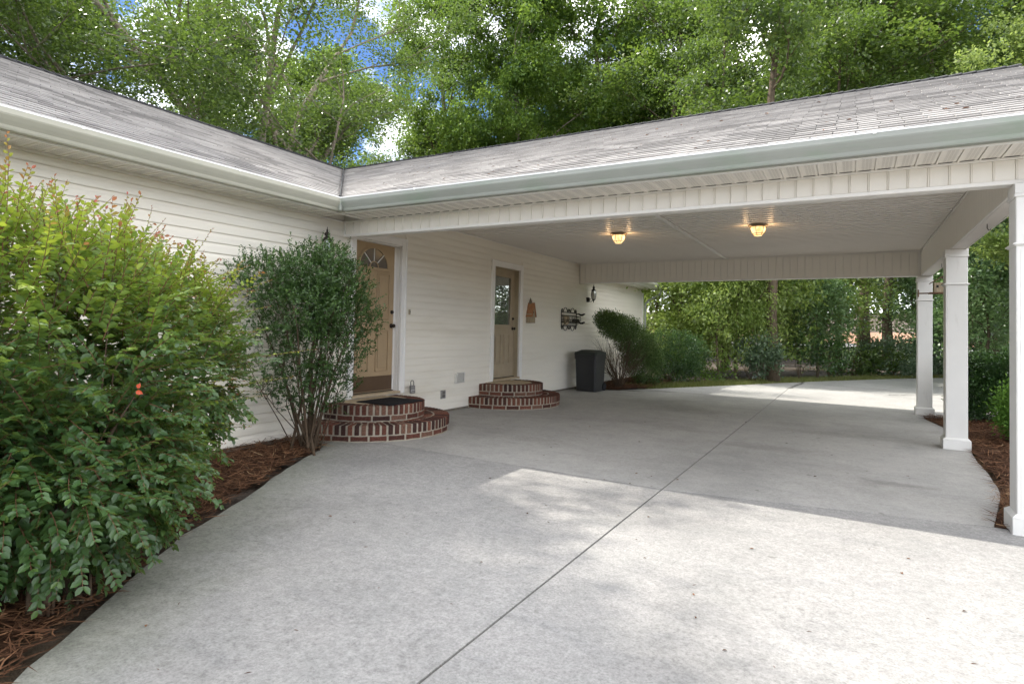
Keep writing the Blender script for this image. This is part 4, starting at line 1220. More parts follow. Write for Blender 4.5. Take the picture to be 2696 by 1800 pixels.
# ------------------------------------------------------------------ birdhouse on the wall
bh = empty('birdhouse', (0.006, 10.60, 1.45), 'small birdhouse with orange steep roof hanging on the siding beside the half-glazed door', 'birdhouse')
y0, y1 = 10.50, 10.66
b = MB(); b.bbox(0.004, 0.125, y0, y1, 1.455, 1.62, 0.002)
b.add([(0.004, y0, 1.6205), (0.125, y0, 1.6205), (0.125, y1, 1.6205), (0.004, y1, 1.6205), (0.004, 10.58, 1.83), (0.125, 10.58, 1.83)], [(0, 1, 5, 4), (2, 3, 4, 5), (1, 2, 5), (3, 0, 4), (0, 3, 2, 1)])
b.build('nest_box', M['oldwood'], bh)
def quadslab(pts, t):
    P = [Vector(p) for p in pts]; n = (P[1] - P[0]).cross(P[2] - P[0]).normalized() * t
    return MB().add([*P, *[p + n for p in P]], [(0, 1, 2, 3), (4, 7, 6, 5), (0, 4, 5, 1), (1, 5, 6, 2), (2, 6, 7, 3), (3, 7, 4, 0)])
quadslab([(0.002, 10.487, 1.575), (0.150, 10.487, 1.575), (0.150, 10.575, 1.855), (0.002, 10.575, 1.855)], -0.008).build('roof_board', M['cedar'], bh)
quadslab([(0.150, 10.673, 1.575), (0.002, 10.673, 1.575), (0.002, 10.585, 1.855), (0.150, 10.585, 1.855)], -0.008).build('roof_board', M['cedar'], bh)
MB().lathe([(0.032, 0), (0.030, 0.05), (0.022, 0.07), (0.0, 0.13)], 0.055, 10.58, 8, 1.83).build('spire', M['copper'], bh)
ho = MB(); ho.lathe([(0.014, 0), (0.014, 0.003)], 0, 0, 12); ho_ = ho.build('entrance_hole', M['dark_gap'], bh)
ho_.rotation_euler = (0, math.pi / 2, 0); ho_.location = Vector((0.124, 10.58, 1.665)) - bh.location
MB().tube([(0.125, 10.58, 1.63), (0.155, 10.58, 1.632)], 0.003, 6).build('perch', M['oldwood'], bh)

# ------------------------------------------------------------------ wrought iron wall basket
rk = empty('wall_basket', (0.006, 12.55, 1.37), 'black wrought iron scroll basket with coco liner hanging on the siding beyond the birdhouse', 'wall basket')
ry0, ry1, rz0, rz1 = 12.12, 12.94, 1.41, 1.76
b = MB()
def ir(pts, r=0.0065, n=6): b.tube(pts, r, n)
for zz, dd in ((rz1 - 0.03, 0.0), (rz1 - 0.10, 0.0), (rz0 + 0.10, 0.0), (rz0 + 0.02, 0.0)):
    ir([(0.02, ry0, zz), (0.02, ry1, zz)], 0.009)
for yy in (ry0, ry1): ir([(0.02, yy, rz0 - 0.02), (0.02, yy, rz1 + 0.02)], 0.009)
def arcw(x, yc0, zc0, r0, a0, a1, n=10, k=0.0, sx=1.0):
    return [(x, yc0 + sx * (r0 * (1 - k * i / n)) * math.cos(a0 + (a1 - a0) * i / n), zc0 + (r0 * (1 - k * i / n)) * math.sin(a0 + (a1 - a0) * i / n)) for i in range(n + 1)]
for s_, zb_, up_ in ((1, rz1 - 0.03, 1), (-1, rz0 + 0.02, -1)):
    for yy in (12.33, 12.73):
        ir(arcw(0.02, yy, zb_, 0.105, 0.0, math.pi * up_, 12), 0.007)
    for yy, sx in ((ry0 + 0.035, 1), (12.50, -1), (12.56, 1), (ry1 - 0.035, -1)):
        ir(arcw(0.02, yy, zb_ + 0.045 * up_, 0.04, -math.pi / 2 * up_, math.pi * 1.4 * up_, 14, 0.6, sx), 0.008)
b.build('scroll_frame', M['iron'], rk)
b = MB()
for k in range(9):
    yy = ry0 + 0.05 + k * (ry1 - ry0 - 0.10) / 8
    ir([(0.02, yy, rz1 - 0.10), (0.14, yy, rz1 - 0.115), (0.155, yy, rz1 - 0.16), (0.13, yy, rz0 + 0.11), (0.05, yy, rz0 + 0.03), (0.02, yy, rz0 + 0.02)], 0.0045, 5)
for zz, xx in ((rz1 - 0.115, 0.145), (rz1 - 0.20, 0.155), (rz0 + 0.11, 0.132)):
    ir([(0.02, ry0, zz), (xx, ry0 + 0.04, zz), (xx, ry1 - 0.04, zz), (0.02, ry1, zz)], 0.008)
ir([(0.155, 12.45, rz0 + 0.16), (0.16, 12.75, rz0 + 0.16)], 0.016)
ir([(0.158, 12.42, rz0 + 0.13), (0.163, 12.78, rz0 + 0.13)], 0.012)
b.build('basket_bars', M['iron'], rk)
b = MB()
for zz in (rz1 - 0.06, rz0 + 0.10):
    ir([(0.02, ry1, zz)] + [(0.02 + 0.03 * i, ry1 + 0.02 + 0.014 * i + 0.01 * math.sin(i * 1.9), zz + 0.014 * math.sin(i * 1.4)) for i in range(1, 7)], [0.01, 0.014, 0.02, 0.022, 0.024, 0.02, 0.012])
b.build('leaf_finial', M['iron'], rk)
b = MB(); b.lathe([(0.02, 0), (0.085, 0.03), (0.115, 0.12), (0.105, 0.2)], 0, 0, 16, 0.0)
ln = b.build('coco_liner', M['coco'], rk, smooth=True); ln.scale = (0.5, 1.0, 1.0); ln.location = Vector((0.075, 12.27, rz0 + 0.035)) - rk.location

# ------------------------------------------------------------------ wheeled bin
bn = empty('wheeled_bin', (0.0, 0.0, 0.0), 'tall dark grey plastic wheeled bin standing against the siding', 'bin')
def lay(w0, d0, z0_, w1, d1, z1_, b, c=(0, 0)):
    vs = [(c[0] + sx * w / 2, c[1] + sy * d_ / 2, z) for (w, d_, z) in ((w0, d0, z0_), (w1, d1, z1_)) for sx, sy in ((-1, -1), (1, -1), (1, 1), (-1, 1))]
    b.add(vs, [(0, 3, 2, 1), (4, 5, 6, 7), (0, 1, 5, 4), (1, 2, 6, 5), (2, 3, 7, 6), (3, 0, 4, 7)])
def rbox(b, w0, d0, z0_, w1, d1, z1_, r=0.04, nn=5):
    def outl(w, d_, z):
        o_ = []
        for (sx, sy, a0) in ((1, 1, 0), (-1, 1, 90), (-1, -1, 180), (1, -1, 270)):
            for i in range(nn + 1):
                a = math.radians(a0 + 90 * i / nn)
                o_.append((sx * (w / 2 - r) + r * math.cos(a), sy * (d_ / 2 - r) + r * math.sin(a), z))
        return o_
    A, B = outl(w0, d0, z0_), outl(w1, d1, z1_); n = len(A)
    b.add(A + B, [(i, (i + 1) % n, n + (i + 1) % n, n + i) for i in range(n)] + [tuple(range(n))[::-1], tuple(range(n, 2 * n))])
b = MB(); rbox(b, 0.47, 0.48, 0.0, 0.50, 0.56, 0.70); rbox(b, 0.515, 0.575, 0.701, 0.52, 0.59, 0.80); body = b.build('bin_body', M['bin'], bn, world=False) if False else b.build('bin_body', M['bin'], bn)
b = MB(); rbox(b, 0.535, 0.60, 0.801, 0.545, 0.62, 0.83, 0.05); rbox(b, 0.54, 0.61, 0.8305, 0.53, 0.59, 0.860, 0.06); rbox(b, 0.50, 0.56, 0.8605, 0.34, 0.36, 0.905, 0.07); b.build('bin_lid', M['binlid'], bn)
b = MB(); b.tube([(-0.2, 0.31, 0.79), (-0.2, 0.37, 0.80), (0.2, 0.37, 0.80), (0.2, 0.31, 0.79)], 0.014, 8); b.build('handle', M['bin'], bn)
for k in range(3):
    MB().bbox(-0.26, 0.26, -0.300 - 0.002, 0.300, 0.715 + k * 0.026, 0.722 + k * 0.026, 0.002).build('rib', M['bin'], bn)
MB().bbox(-0.14, 0.14, -0.252, -0.235, 0.02, 0.10, 0.006).build('foot_plate', M['bin'], bn)
for sx in (-1, 1):
    w = MB(); n = 16
    for (xx0, xx1, r_) in ((0.0, 0.045, 0.09),):
        vs = [(xx, r_ * math.cos(2 * math.pi * k / n), r_ * math.sin(2 * math.pi * k / n)) for xx in (xx0, xx1) for k in range(n)]
        w.add(vs, [(k, (k + 1) % n, n + (k + 1) % n, n + k) for k in range(n)] + [tuple(range(n)), tuple(range(n, 2 * n))])
    w_ = w.build('wheel', M['rubber'], bn); w_.location = (sx * 0.235 - 0.022, 0.22, 0.09)
bn.location = (0.50, 12.66, gz(0.5, 0) + 0.003); bn.rotation_euler = (0, 0, math.radians(-2))

# ------------------------------------------------------------------ ceiling lights (lit)
def ceiling_light(x, y, label):
    t = empty('ceiling_light', (x, y, 2.89), label, 'ceiling light', 'lit ceiling lights under the carport')
    z = 2.888
    MB().lathe([(0.13, 0.0), (0.135, -0.012), (0.128, -0.026), (0.112, -0.034)], x, y, 24, z).build('canopy', M['lampmetal'], t, smooth=True)
    b = MB(); b.lathe([(0.098, -0.036), (0.100, -0.060), (0.092, -0.095), (0.076, -0.128), (0.060, -0.145)], x, y, 12, z)
    g = b.build('glass_bowl', M['lampglass'], t)
    b = MB()
    for k in range(6):
        a = 2 * math.pi * k / 6 + 0.35
        b.tube([(x + r * math.cos(a), y + r * math.sin(a), z + h) for r, h in ((0.112, -0.03), (0.104, -0.06), (0.096, -0.097), (0.079, -0.13), (0.060, -0.150))], 0.0035, 5)
    for r_, h in ((0.081, -0.130), (0.055, -0.153)):
        b.tube([(x + r_ * math.cos(2 * math.pi * k / 20), y + r_ * math.sin(2 * math.pi * k / 20), z + h) for k in range(21)], 0.0035, 5, cap=False)
    b.build('cage', M['lampmetal'], t)
    MB().lathe([(0.052, -0.146), (0.054, -0.160), (0.03, -0.166)], x, y, 16, z).build('bottom_glass', M['lampglass'], t)
    for k in range(2):
        a = math.pi * k + 0.15
        ld = bpy.data.lights.new('lamp_bulb', 'POINT'); ld.energy = 0.24; ld.color = (1.0, 0.62, 0.30); ld.shadow_soft_size = 0.035
        lo = bpy.data.objects.new('lamp_bulb', ld); COL.objects.link(lo); lo.parent = t; lo.location = (0.165 * math.cos(a), 0.165 * math.sin(a), -0.085)
    return t
ceiling_light(2.33, 9.23, 'lit amber ceiling light nearer the house, left of the ceiling strip')
ceiling_light(4.41, 9.26, 'lit amber ceiling light nearer the open side, right of the ceiling strip')

# ------------------------------------------------------------------ hanging bird feeder and hooks
fd = empty('hanging_birdhouse', (6.755, 11.0, 1.98), 'rustic brown birdhouse hanging from the side beam behind the middle column', 'birdhouse')
fx, fy = 6.755, 11.0
MB().bbox(fx - 0.16, fx + 0.14, fy - 0.10, fy + 0.10, 1.975, 1.995, 0.002).build('tray', M['brownwood'], fd)
b = MB(); b.bbox(fx - 0.10, fx + 0.09, fy - 0.08, fy + 0.08, 1.9955, 2.14, 0.003); b.build('house_box', M['oldwood'], fd)
for dx, dz in ((-0.06, 0.07), (0.0, 0.09), (0.05, 0.05)): MB().bbox(fx + dx - 0.014, fx + dx + 0.014, fy - 0.083, fy - 0.0802, 1.995 + dz, 1.995 + dz + 0.035, 0.0005).build('entrance_hole', M['dark_gap'], fd)
quadslab([(fx - 0.15, fy - 0.11, 2.135), (fx - 0.15, fy + 0.11, 2.135), (fx + 0.0, fy + 0.11, 2.235), (fx + 0.0, fy - 0.11, 2.235)], 0.012).build('roof_board', M['brownwood'], fd)
quadslab([(fx + 0.0, fy - 0.11, 2.235), (fx + 0.0, fy + 0.11, 2.235), (fx + 0.15, fy + 0.11, 2.135), (fx + 0.15, fy - 0.11, 2.135)], 0.012).build('roof_board', M['brownwood'], fd)
MB().tube([(fx - 0.29, fy, 1.985), (fx - 0.15, fy, 1.985)], 0.010, 6).tube([(fx - 0.29, fy, 1.93), (fx - 0.29, fy, 2.04)], 0.009, 6).build('perch', M['brownwood'], fd)
MB().tube([(fx, fy, 2.235), (fx, fy, 2.345)], 0.0025, 5).tube([(fx, fy, 2.34), (fx + .012, fy, 2.36), (fx, fy, 2.375), (fx, fy, 2.425)], 0.003, 5).build('hook', M['iron'], fd)
hk = MB(); hk.tube([(6.735, 7.36, 2.426), (6.735, 7.36, 2.385), (6.75, 7.36, 2.362), (6.765, 7.36, 2.375)], 0.004, 6); hk.tube([(6.735, 7.35, 2.39), (6.735, 7.37, 2.39)], 0.004, 6)
tag(hk.build('plant_hook', M['iron']), 'small black empty hook screwed under the side beam', 'hook')

# ================================================================== VEGETATION
def unit(v): return v / np.maximum(np.linalg.norm(v, axis=1, keepdims=True), 1e-9)

def leaf_arrays(C, D, N, L, W, var, fold=0.0, hexa=False):
    """C base points, D directions, N leaf normals -> vertices, faces, var"""
    D = unit(D); S = unit(np.cross(N, D)); N = np.cross(D, S)
    L = L[:, None]; W = W[:, None]; n = len(C)
    if not hexa:
        V = np.stack([C, C + D * L * 0.45 - S * W * 0.5 + N * W * fold, C + D * L, C + D * L * 0.45 + S * W * 0.5 + N * W * fold], 1).reshape(-1, 3)
        F = np.arange(4 * n).reshape(-1, 4)
        return V, F, np.repeat(var, 4)
    up = N * W * fold
    V = np.stack([C, C + D * L * 0.28 - S * W * 0.42 + up, C + D * L * 0.66 - S * W * 0.44 + up, C + D * L - N * L * 0.10,
                  C + D * L * 0.66 + S * W * 0.44 + up, C + D * L * 0.28 + S * W * 0.42 + up], 1).reshape(-1, 3)
    b = np.arange(n)[:, None] * 6
    F = np.concatenate([b + np.array([[0, 1, 2, 3]]), b + np.array([[0, 3, 4, 5]])])
    return V, F, np.repeat(var, 6)

def limb(rr, p, d, L, r, k, wander=0.12, lift=0.0):
    pts = [Vector(p)]; d = Vector(d).normalized()
    for i in range(k):
        d = (d + Vector((rr.gauss(0, wander), rr.gauss(0, wander), rr.gauss(0, wander) + lift))).normalized()
        pts.append(pts[-1] + d * (L / k))
    return pts, [r * (1 - 0.75 * i / k) for i in range(k + 1)]

def tree_meshes(seed, H, tr, cb, cr, nl, leaf, mats, lean=(0, 0), leafL=0.15, spread=0.42, ncl=230, forks=None, topcol=0.0, nlimb=15):
    """tapered trunk with limbs (mesh 1) and leaves gathered in clumps round the twig ends (mesh 2)"""
    rr = random.Random(seed); r = np.random.default_rng(seed)
    b = MB(); ends = []
    tp = []
    for i in range(9):
        t = i / 8
        tp.append(Vector((lean[0] * t * t * H + rr.gauss(0, .10) * t * 2, lean[1] * t * t * H + rr.gauss(0, .10) * t * 2, -0.1 + t * H * 0.93)))
    b.tube(tp, [tr * (1.25 if i == 0 else 1) * (1 - 0.82 * i / 8) for i in range(9)], 9)
    def at(t):
        f = t * 8; i = min(7, int(f)); return tp[i].lerp(tp[i + 1], f - i)
    for q in range(nlimb):
        t = cb + (0.97 - cb) * (q + rr.random()) / nlimb
        prof = math.sin(math.pi * min(1, max(0.08, (t - cb) / (1 - cb) * 0.82 + 0.2))) ** 0.7
        L = cr * prof * rr.uniform(0.75, 1.15)
        a = q * 2.4 + rr.uniform(-.5, .5)
        d = Vector((math.cos(a), math.sin(a), rr.uniform(0.15, 0.75) + 0.5 * t))
        pts, rad = limb(rr, at(t), d, L, tr * 0.36 * (1.15 - t), 5, 0.13, 0.04)
        b.tube(pts, rad, 6, cap=False)
        for s in range(5):
            j = 1 + s % 5; o = pts[min(j, 5)]
            d2 = (pts[min(j, 5)] - pts[min(j, 5) - 1]).normalized() + Vector((rr.gauss(0, .8), rr.gauss(0, .8), rr.gauss(0.1, .5)))
            p2, r2 = limb(rr, o, d2, L * rr.uniform(0.25, 0.5), rad[min(j, 5)] * 0.55 + 0.006, 3, 0.2)
            b.tube(p2, r2, 4, cap=False)
            ends += [p2[2], p2[3]]
            if rr.random() < 0.6: ends.append(o + Vector((rr.gauss(0, .3), rr.gauss(0, .3), rr.gauss(0, .3))))
    E_ = np.array([tuple(e) for e in ends])
    idx = r.integers(0, len(E_), ncl)
    CC = E_[idx] + r.normal(0, spread * 0.8, (ncl, 3))
    csz = r.uniform(0.55, 1.25, ncl) * spread
    cv = r.normal(0, 0.2, ncl)
    k = r.integers(0, ncl, nl)
    off = r.normal(0, 1, (nl, 3)) * csz[k][:, None] * np.array([1, 1, 0.62])
    C = CC[k] + off
    D = unit(off * 0.5 + r.normal(0, 0.7, (nl, 3)) + np.array([0, 0, -0.25]))
    N = unit(r.normal(0, 0.55, (nl, 3)) + np.array([0, 0, 1.0]))
    L = r.uniform(0.7, 1.3, nl) * leafL
    var = np.clip(0.45 + cv[k] + r.normal(0, 0.2, nl), 0, 1)
    V, F, va = leaf_arrays(C, D, N, L, L * 0.62, var, 0.12)
    me_c = tri_mesh('crown', V, F, va, mats[1])
    me_t = b.mesh('trunk', mats[0], smooth=True, fix=False)
    return me_t, me_c

def place_tree(meshes, loc, rot, sc, label, group='trees round the house', name='tree', cat='tree', mat=None):
    t = empty(name, loc, label, cat, group)
    t.rotation_euler = (0, 0, rot); t.scale = (sc[0], sc[0], sc[1]) if isinstance(sc, tuple) else (sc,) * 3
    for nm, me in (('trunk', meshes[0]), ('crown', meshes[1])):
        o = link(nm, me, t, world=False)
        if nm == 'crown' and mat is not None:
            o.material_slots[0].link = 'OBJECT'; o.material_slots[0].material = mat
    return t

TV = {
    'oak': tree_meshes(101, 15, 0.24, 0.32, 4.6, 60000, None, (M['barklight'], LG['oak']), leafL=0.115, spread=0.34, ncl=300),
    'oak2': tree_meshes(102, 14, 0.22, 0.28, 4.2, 54000, None, (M['barklight'], LG['oak']), lean=(0.08, 0.02), leafL=0.115, spread=0.34, ncl=270),
    'maple': tree_meshes(103, 15, 0.20, 0.22, 3.7, 64000, None, (M['barklight'], LG['maple']), leafL=0.128, spread=0.33, ncl=290),
    'maple2': tree_meshes(104, 16, 0.19, 0.30, 3.4, 58000, None, (M['bark'], LG['maple']), leafL=0.128, spread=0.34, ncl=270),
    'young': tree_meshes(105, 7, 0.08, 0.12, 2.3, 25000, None, (M['bark'], LG['bright']), leafL=0.12, spread=0.34, ncl=260),
    'tall': tree_meshes(106, 18, 0.17, 0.45, 3.0, 26000, None, (M['bark'], LG['oak']), leafL=0.125, spread=0.34, ncl=190),
    'shade': tree_meshes(108, 17, 0.20, 0.55, 2.9, 26000, None, (M['bark'], LG['oak']), leafL=0.15, spread=0.30, ncl=120),
    'low': tree_meshes(107, 5.2, 0.06, 0.22, 1.9, 13000, None, (M['bark'], LG['bright']), leafL=0.125, spread=0.30, ncl=180),
}
rt = random.Random(77)
def T(kind, x, y, s, label, z=None, rot=None, mat=None):
    zz = terrain(x, y) if z is None else z
    return place_tree(TV[kind], (x, y, zz), rt.uniform(0, 6.28) if rot is None else rot, s, label, mat=mat)

# the big many-limbed oak rising behind the house ridge on the left
def big_oak():
    rr = random.Random(5); r = np.random.default_rng(5)
    base = Vector((-9.3, 10.9, 0)); b = MB(); ends = []
    t = empty('tree', base, 'big oak with several pale forking limbs rising behind the left roof ridge', 'tree', 'trees round the house')
    t.scale = (0.92, 0.92, 0.80)
    def go(p, d, L, rad, depth, lift=0.05):
        k = 6 if depth < 2 else 4
        pts, rads = limb(rr, p, d, L, rad, k, 0.13 if depth < 2 else 0.2, lift)
        rads = [rad * (1 - 0.55 * i / k) for i in range(k + 1)]
        b.tube(pts, rads, 8 if depth < 2 else 5, cap=False)
        if depth >= 3:
            ends.extend(pts[1:]); return
        nsub = (0, 5, 5)[depth] if depth else 0
        for s in range(nsub):
            j = min(k, 2 + int(s * (k - 1) / max(1, nsub)))
            dd = (pts[j] - pts[j - 1]).normalized() + Vector((rr.gauss(0, .75), rr.gauss(0, .75), rr.gauss(0.1, .4)))
            go(pts[j], dd, L * rr.uniform(0.42, 0.66), rads[j] * 0.55, depth + 1, 0.02)
        if depth == 2: ends.extend(pts[2:])
        if depth == 1: go(pts[-1], pts[-1] - pts[-2], L * 0.5, rads[-1] * 0.8, 2)
    tr = [(0, 0, -0.1), (0.05, 0, 1.5), (0.1, 0.05, 3.4)]
    b.tube([Vector(q) for q in tr], [0.42, 0.34, 0.31], 10)
    top = Vector(tr[-1])
    for d, L, rad in (((0.95, 0.0, 1.05), 8.5, 0.15), ((0.42, 0.1, 1.3), 9.5, 0.16), ((-0.20, -0.1, 1.3), 10.5, 0.18), ((-0.95, -0.5, 0.9), 8.0, 0.12), ((0.15, -0.9, 0.8), 7.0, 0.11), ((-0.3, 0.9, 1.0), 7.0, 0.15), ((1.3, 0.3, 0.45), 5.5, 0.11), ((-1.3, 0.2, 0.5), 6.0, 0.12)):
        go(top, Vector(d), L, rad, 1, 0.03)
    link('trunk', b.mesh('trunk', M['barklight'], smooth=True, fix=False), t, world=False)
    E_ = np.array([tuple(e) for e in ends]); ncl = 1000; nl = 130000
    CC = E_[r.integers(0, len(E_), ncl)] + r.normal(0, 0.28, (ncl, 3)); csz = r.uniform(0.22, 0.5, ncl); cv = r.normal(0, 0.15, ncl)
    k = r.integers(0, ncl, nl); off = r.normal(0, 1, (nl, 3)) * csz[k][:, None] * np.array([1, 1, 0.6])
    D = unit(off + r.normal(0, 0.5, (nl, 3))); N = unit(r.normal(0, 0.6, (nl, 3)) + np.array([0, 0, 1.0])); L = r.uniform(0.07, 0.13, nl)
    V, F, va = leaf_arrays(CC[k] + off, D, N, L, L * 0.6, np.clip(0.42 + cv[k] + r.normal(0, .16, nl), 0, 1), 0.12)
    link('crown', tri_mesh('crown', V, F, va, LG['oak']), t, world=False)
big_oak()

# trees on the sunny side, behind the left wing: their tops throw the dappled shade
T('oak2', -9.6, -1.0, (0.95, 0.80), 'oak standing close behind the left wing, whose crown shades its roof')
T('oak', -9.8, 1.9, (0.72, 0.74), 'lower oak close behind the left wing roof')
T('oak', -15.5, 9.0, (1.1, 0.78), 'oak crown filling the sky between the limbs of the forked oak')
T('maple', -14.5, 5.0, (1.1, 0.85), 'leafy tree behind the left wing, seen at the far left edge')
T('shade', -10.9, 1.8, (1.0, 1.0), 'slender tree just behind the left wing roof')
T('tall', -9.7, 1.5, (0.9, 1.0), 'open crowned tree behind the left wing between two denser ones')
T('shade', -11.0, -0.6, (1.0, 1.06), 'tall slender tree behind the left wing, nearest the camera', rot=2.2)
T('oak2', -16.0, 15.5, (1.1, 1.0), 'oak farther back at upper left, seen between the limbs')
T('maple2', -18.0, 22.0, (1.3, 1.0), 'dense tree behind the big forked oak')
T('maple2', -17.2, 31.0, (1.4, 1.6), 'dense green tree just right of the blue sky gap')
T('oak2', -13.0, 17.5, (1.0, 0.72), 'lower oak left of the blue sky gap, over the roof valley')
T('maple', -12.9, 33.0, (1.5, 1.75), 'bright green tree over the valley where the two roofs meet')
T('oak', -20.0, 33.0, (1.4, 1.0), 'far oak behind the forked oak, low over the ridge')
T('maple2', -14.5, 41.0, (1.7, 1.4), 'tall tree between the forked oak and the blue gap of sky')
# middle and right, beyond the carport
T('maple2', -8.3, 35.0, (1.6, 1.75), 'tall maple above the left half of the carport ridge', rot=0.6)
T('oak', -4.0, 39.0, (1.4, 1.6), 'pale limbed tree above the middle of the carport ridge')
T('tall', -2.6, 32.0, (1.6, 1.2), 'forked slender tree with open crown above the carport roof')
T('tall', -0.4, 34.0, (1.6, 1.25), 'second slender tree with pale stem above the carport roof')
T('tall', 3.6, 19.0, (1.0, 1.0), 'thick straight trunk beyond the drive, seen below the rear beam')
T('young', 2.6, 18.9, (0.62, 0.95), 'thin dark-stemmed tree left of the thick trunk, below the rear beam')
T('low', 2.2, 18.2, (0.62, 0.80), 'small leafy sapling left of the thin dark-stemmed tree')
T('tall', 6.0, 28.0, (1.5, 1.0), 'large leaning trunk seen right of the bent sapling')
T('maple', 4.0, 35.0, (1.5, 1.3), 'full crowned tree above the right half of the carport roof')
T('maple2', 8.7, 36.0, (1.5, 1.35), 'darker tree deep behind the right part of the drive')
T('oak', 13.0, 34.0, (1.4, 1.2), 'tree standing behind the farthest column')
T('maple', 14.5, 20.5, (0.85, 0.95), 'tree leaning over the upper right corner of the roof')
T('maple', 9.9, 17.5, (0.62, 0.66), 'yellow green tree seen between the two near columns', mat=LG['bright'])
T('low', 10.6, 15.6, (0.8, 1.0), 'plum leaved small tree between the two near columns', mat=LG['plum'])
T('maple2', 16.5, 24.0, (1.0, 0.9), 'tree at the far right beyond the hedge')
for i, (x, y, s, lab) in enumerate([(-2.2, 38, 1.2, 'far woodland tree, leftmost seen under the rear beam'), (2.2, 40, 1.1, 'far woodland tree just left of the thick trunk'), (9.5, 42, 1.2, 'far woodland tree behind the pale laurels'),
                                    (14, 38, 1.2, 'far woodland tree behind the farthest column'), (-8, 44, 1.4, 'far woodland tree behind the forked oak'), (-16, 46, 1.4, 'far woodland tree low over the left ridge'), (19, 34, 1.2, 'far woodland tree beyond the nearest column')]):
    T(('maple2', 'oak', 'maple')[i % 3], x, y, (s, s * 0.95), lab, mat=LG['bright'] if i < 5 else None)  # lighter leaf colour stands in for sun on most far crowns

# understory beyond the drive
T('young', 0.5, 20.3, (1.0, 0.80), 'bright yellow green young tree beside the corner of the house')
T('young', 1.4, 23.4, (0.95, 0.86), 'bright young tree left of the thin dark-stemmed tree', rot=2.0)
T('young', -0.6, 21.5, (1.0, 0.85), 'bright young tree right behind the far house corner')
T('low', 3.1, 20.5, (1.0, 1.05), 'small leafy tree whose branches hang across the thick trunk', mat=LG['bright'])
T('low', 4.9, 24.0, (1.05, 1.0), 'small leafy tree just right of the thick trunk', mat=LG['bright'])
T('low', 4.6, 21.9, (0.7, 0.66), 'bent dark sapling at the far edge of the drive', mat=LG['shiny'])
T('low', 7.9, 30.2, (1.15, 1.0), 'small spreading tree over the pale laurels', mat=LG['shiny'])
T('low', 10.6, 33.0, (1.2, 1.05), 'small tree above the laurels near the farthest column', mat=LG['shiny'])
T('tall', 5.1, 25.6, (0.8, 0.85), 'slim straight stem behind the bent sapling')
T('tall', 6.9, 29.5, (1.2, 0.95), 'dark upright trunk behind the pale laurels')
T('tall', 1.2, 25.0, (0.9, 0.9), 'slim stem half hidden by the bright young trees')
T('tall', 8.6, 32.0, (1.3, 1.0), 'dark trunk seen just left of the farthest column')
T('young', 9.9, 26.6, (1.0, 0.95), 'young tree in fresh leaf beyond the drive, just right of the farthest column', mat=LG['shiny'])
T('low', 3.0, 26.0, (1.0, 0.9), 'small tree set back between the thin dark stems and the thick trunk', mat=LG['bright'])
T('low', 8.9, 21.5, (0.9, 0.85), 'small leafy tree seen just beyond the farthest column', mat=LG['shiny'])
for i, (x, y, s, lab) in enumerate([(11.5, 21.0, 1.1, 'small tree behind the hedge, right of the middle column'), (13.5, 17.0, 1.1, 'small tree behind the hedge at the right')]):
    T('low', x, y, (s, s), lab)

def stems(b, rr, base, n, H, spread, r0, k=5, wander=0.15, nsub=2):
    ends = []
    for i in range(n):
        a = rr.uniform(0, 6.28); d = Vector((math.cos(a) * spread * rr.uniform(.3, 1), math.sin(a) * spread * rr.uniform(.3, 1), 1))
        pts, rad = limb(rr, Vector(base) + Vector((rr.gauss(0, .04), rr.gauss(0, .04), 0)), d, H * rr.uniform(.75, 1.05), r0 * rr.uniform(.6, 1), k, wander)
        b.tube(pts, rad, 6, cap=False)
        for s in range(nsub * 2):
            j = rr.randrange(2, k + 1)
            p2, r2 = limb(rr, pts[j], (pts[j] - pts[j - 1]).normalized() + Vector((rr.gauss(0, .6), rr.gauss(0, .6), rr.gauss(0.1, .4))), H * rr.uniform(.2, .4), rad[j] * 0.6, 3, 0.2)
            b.tube(p2, r2, 5, cap=False); ends += p2[1:]
        ends += pts[2:]
    return ends

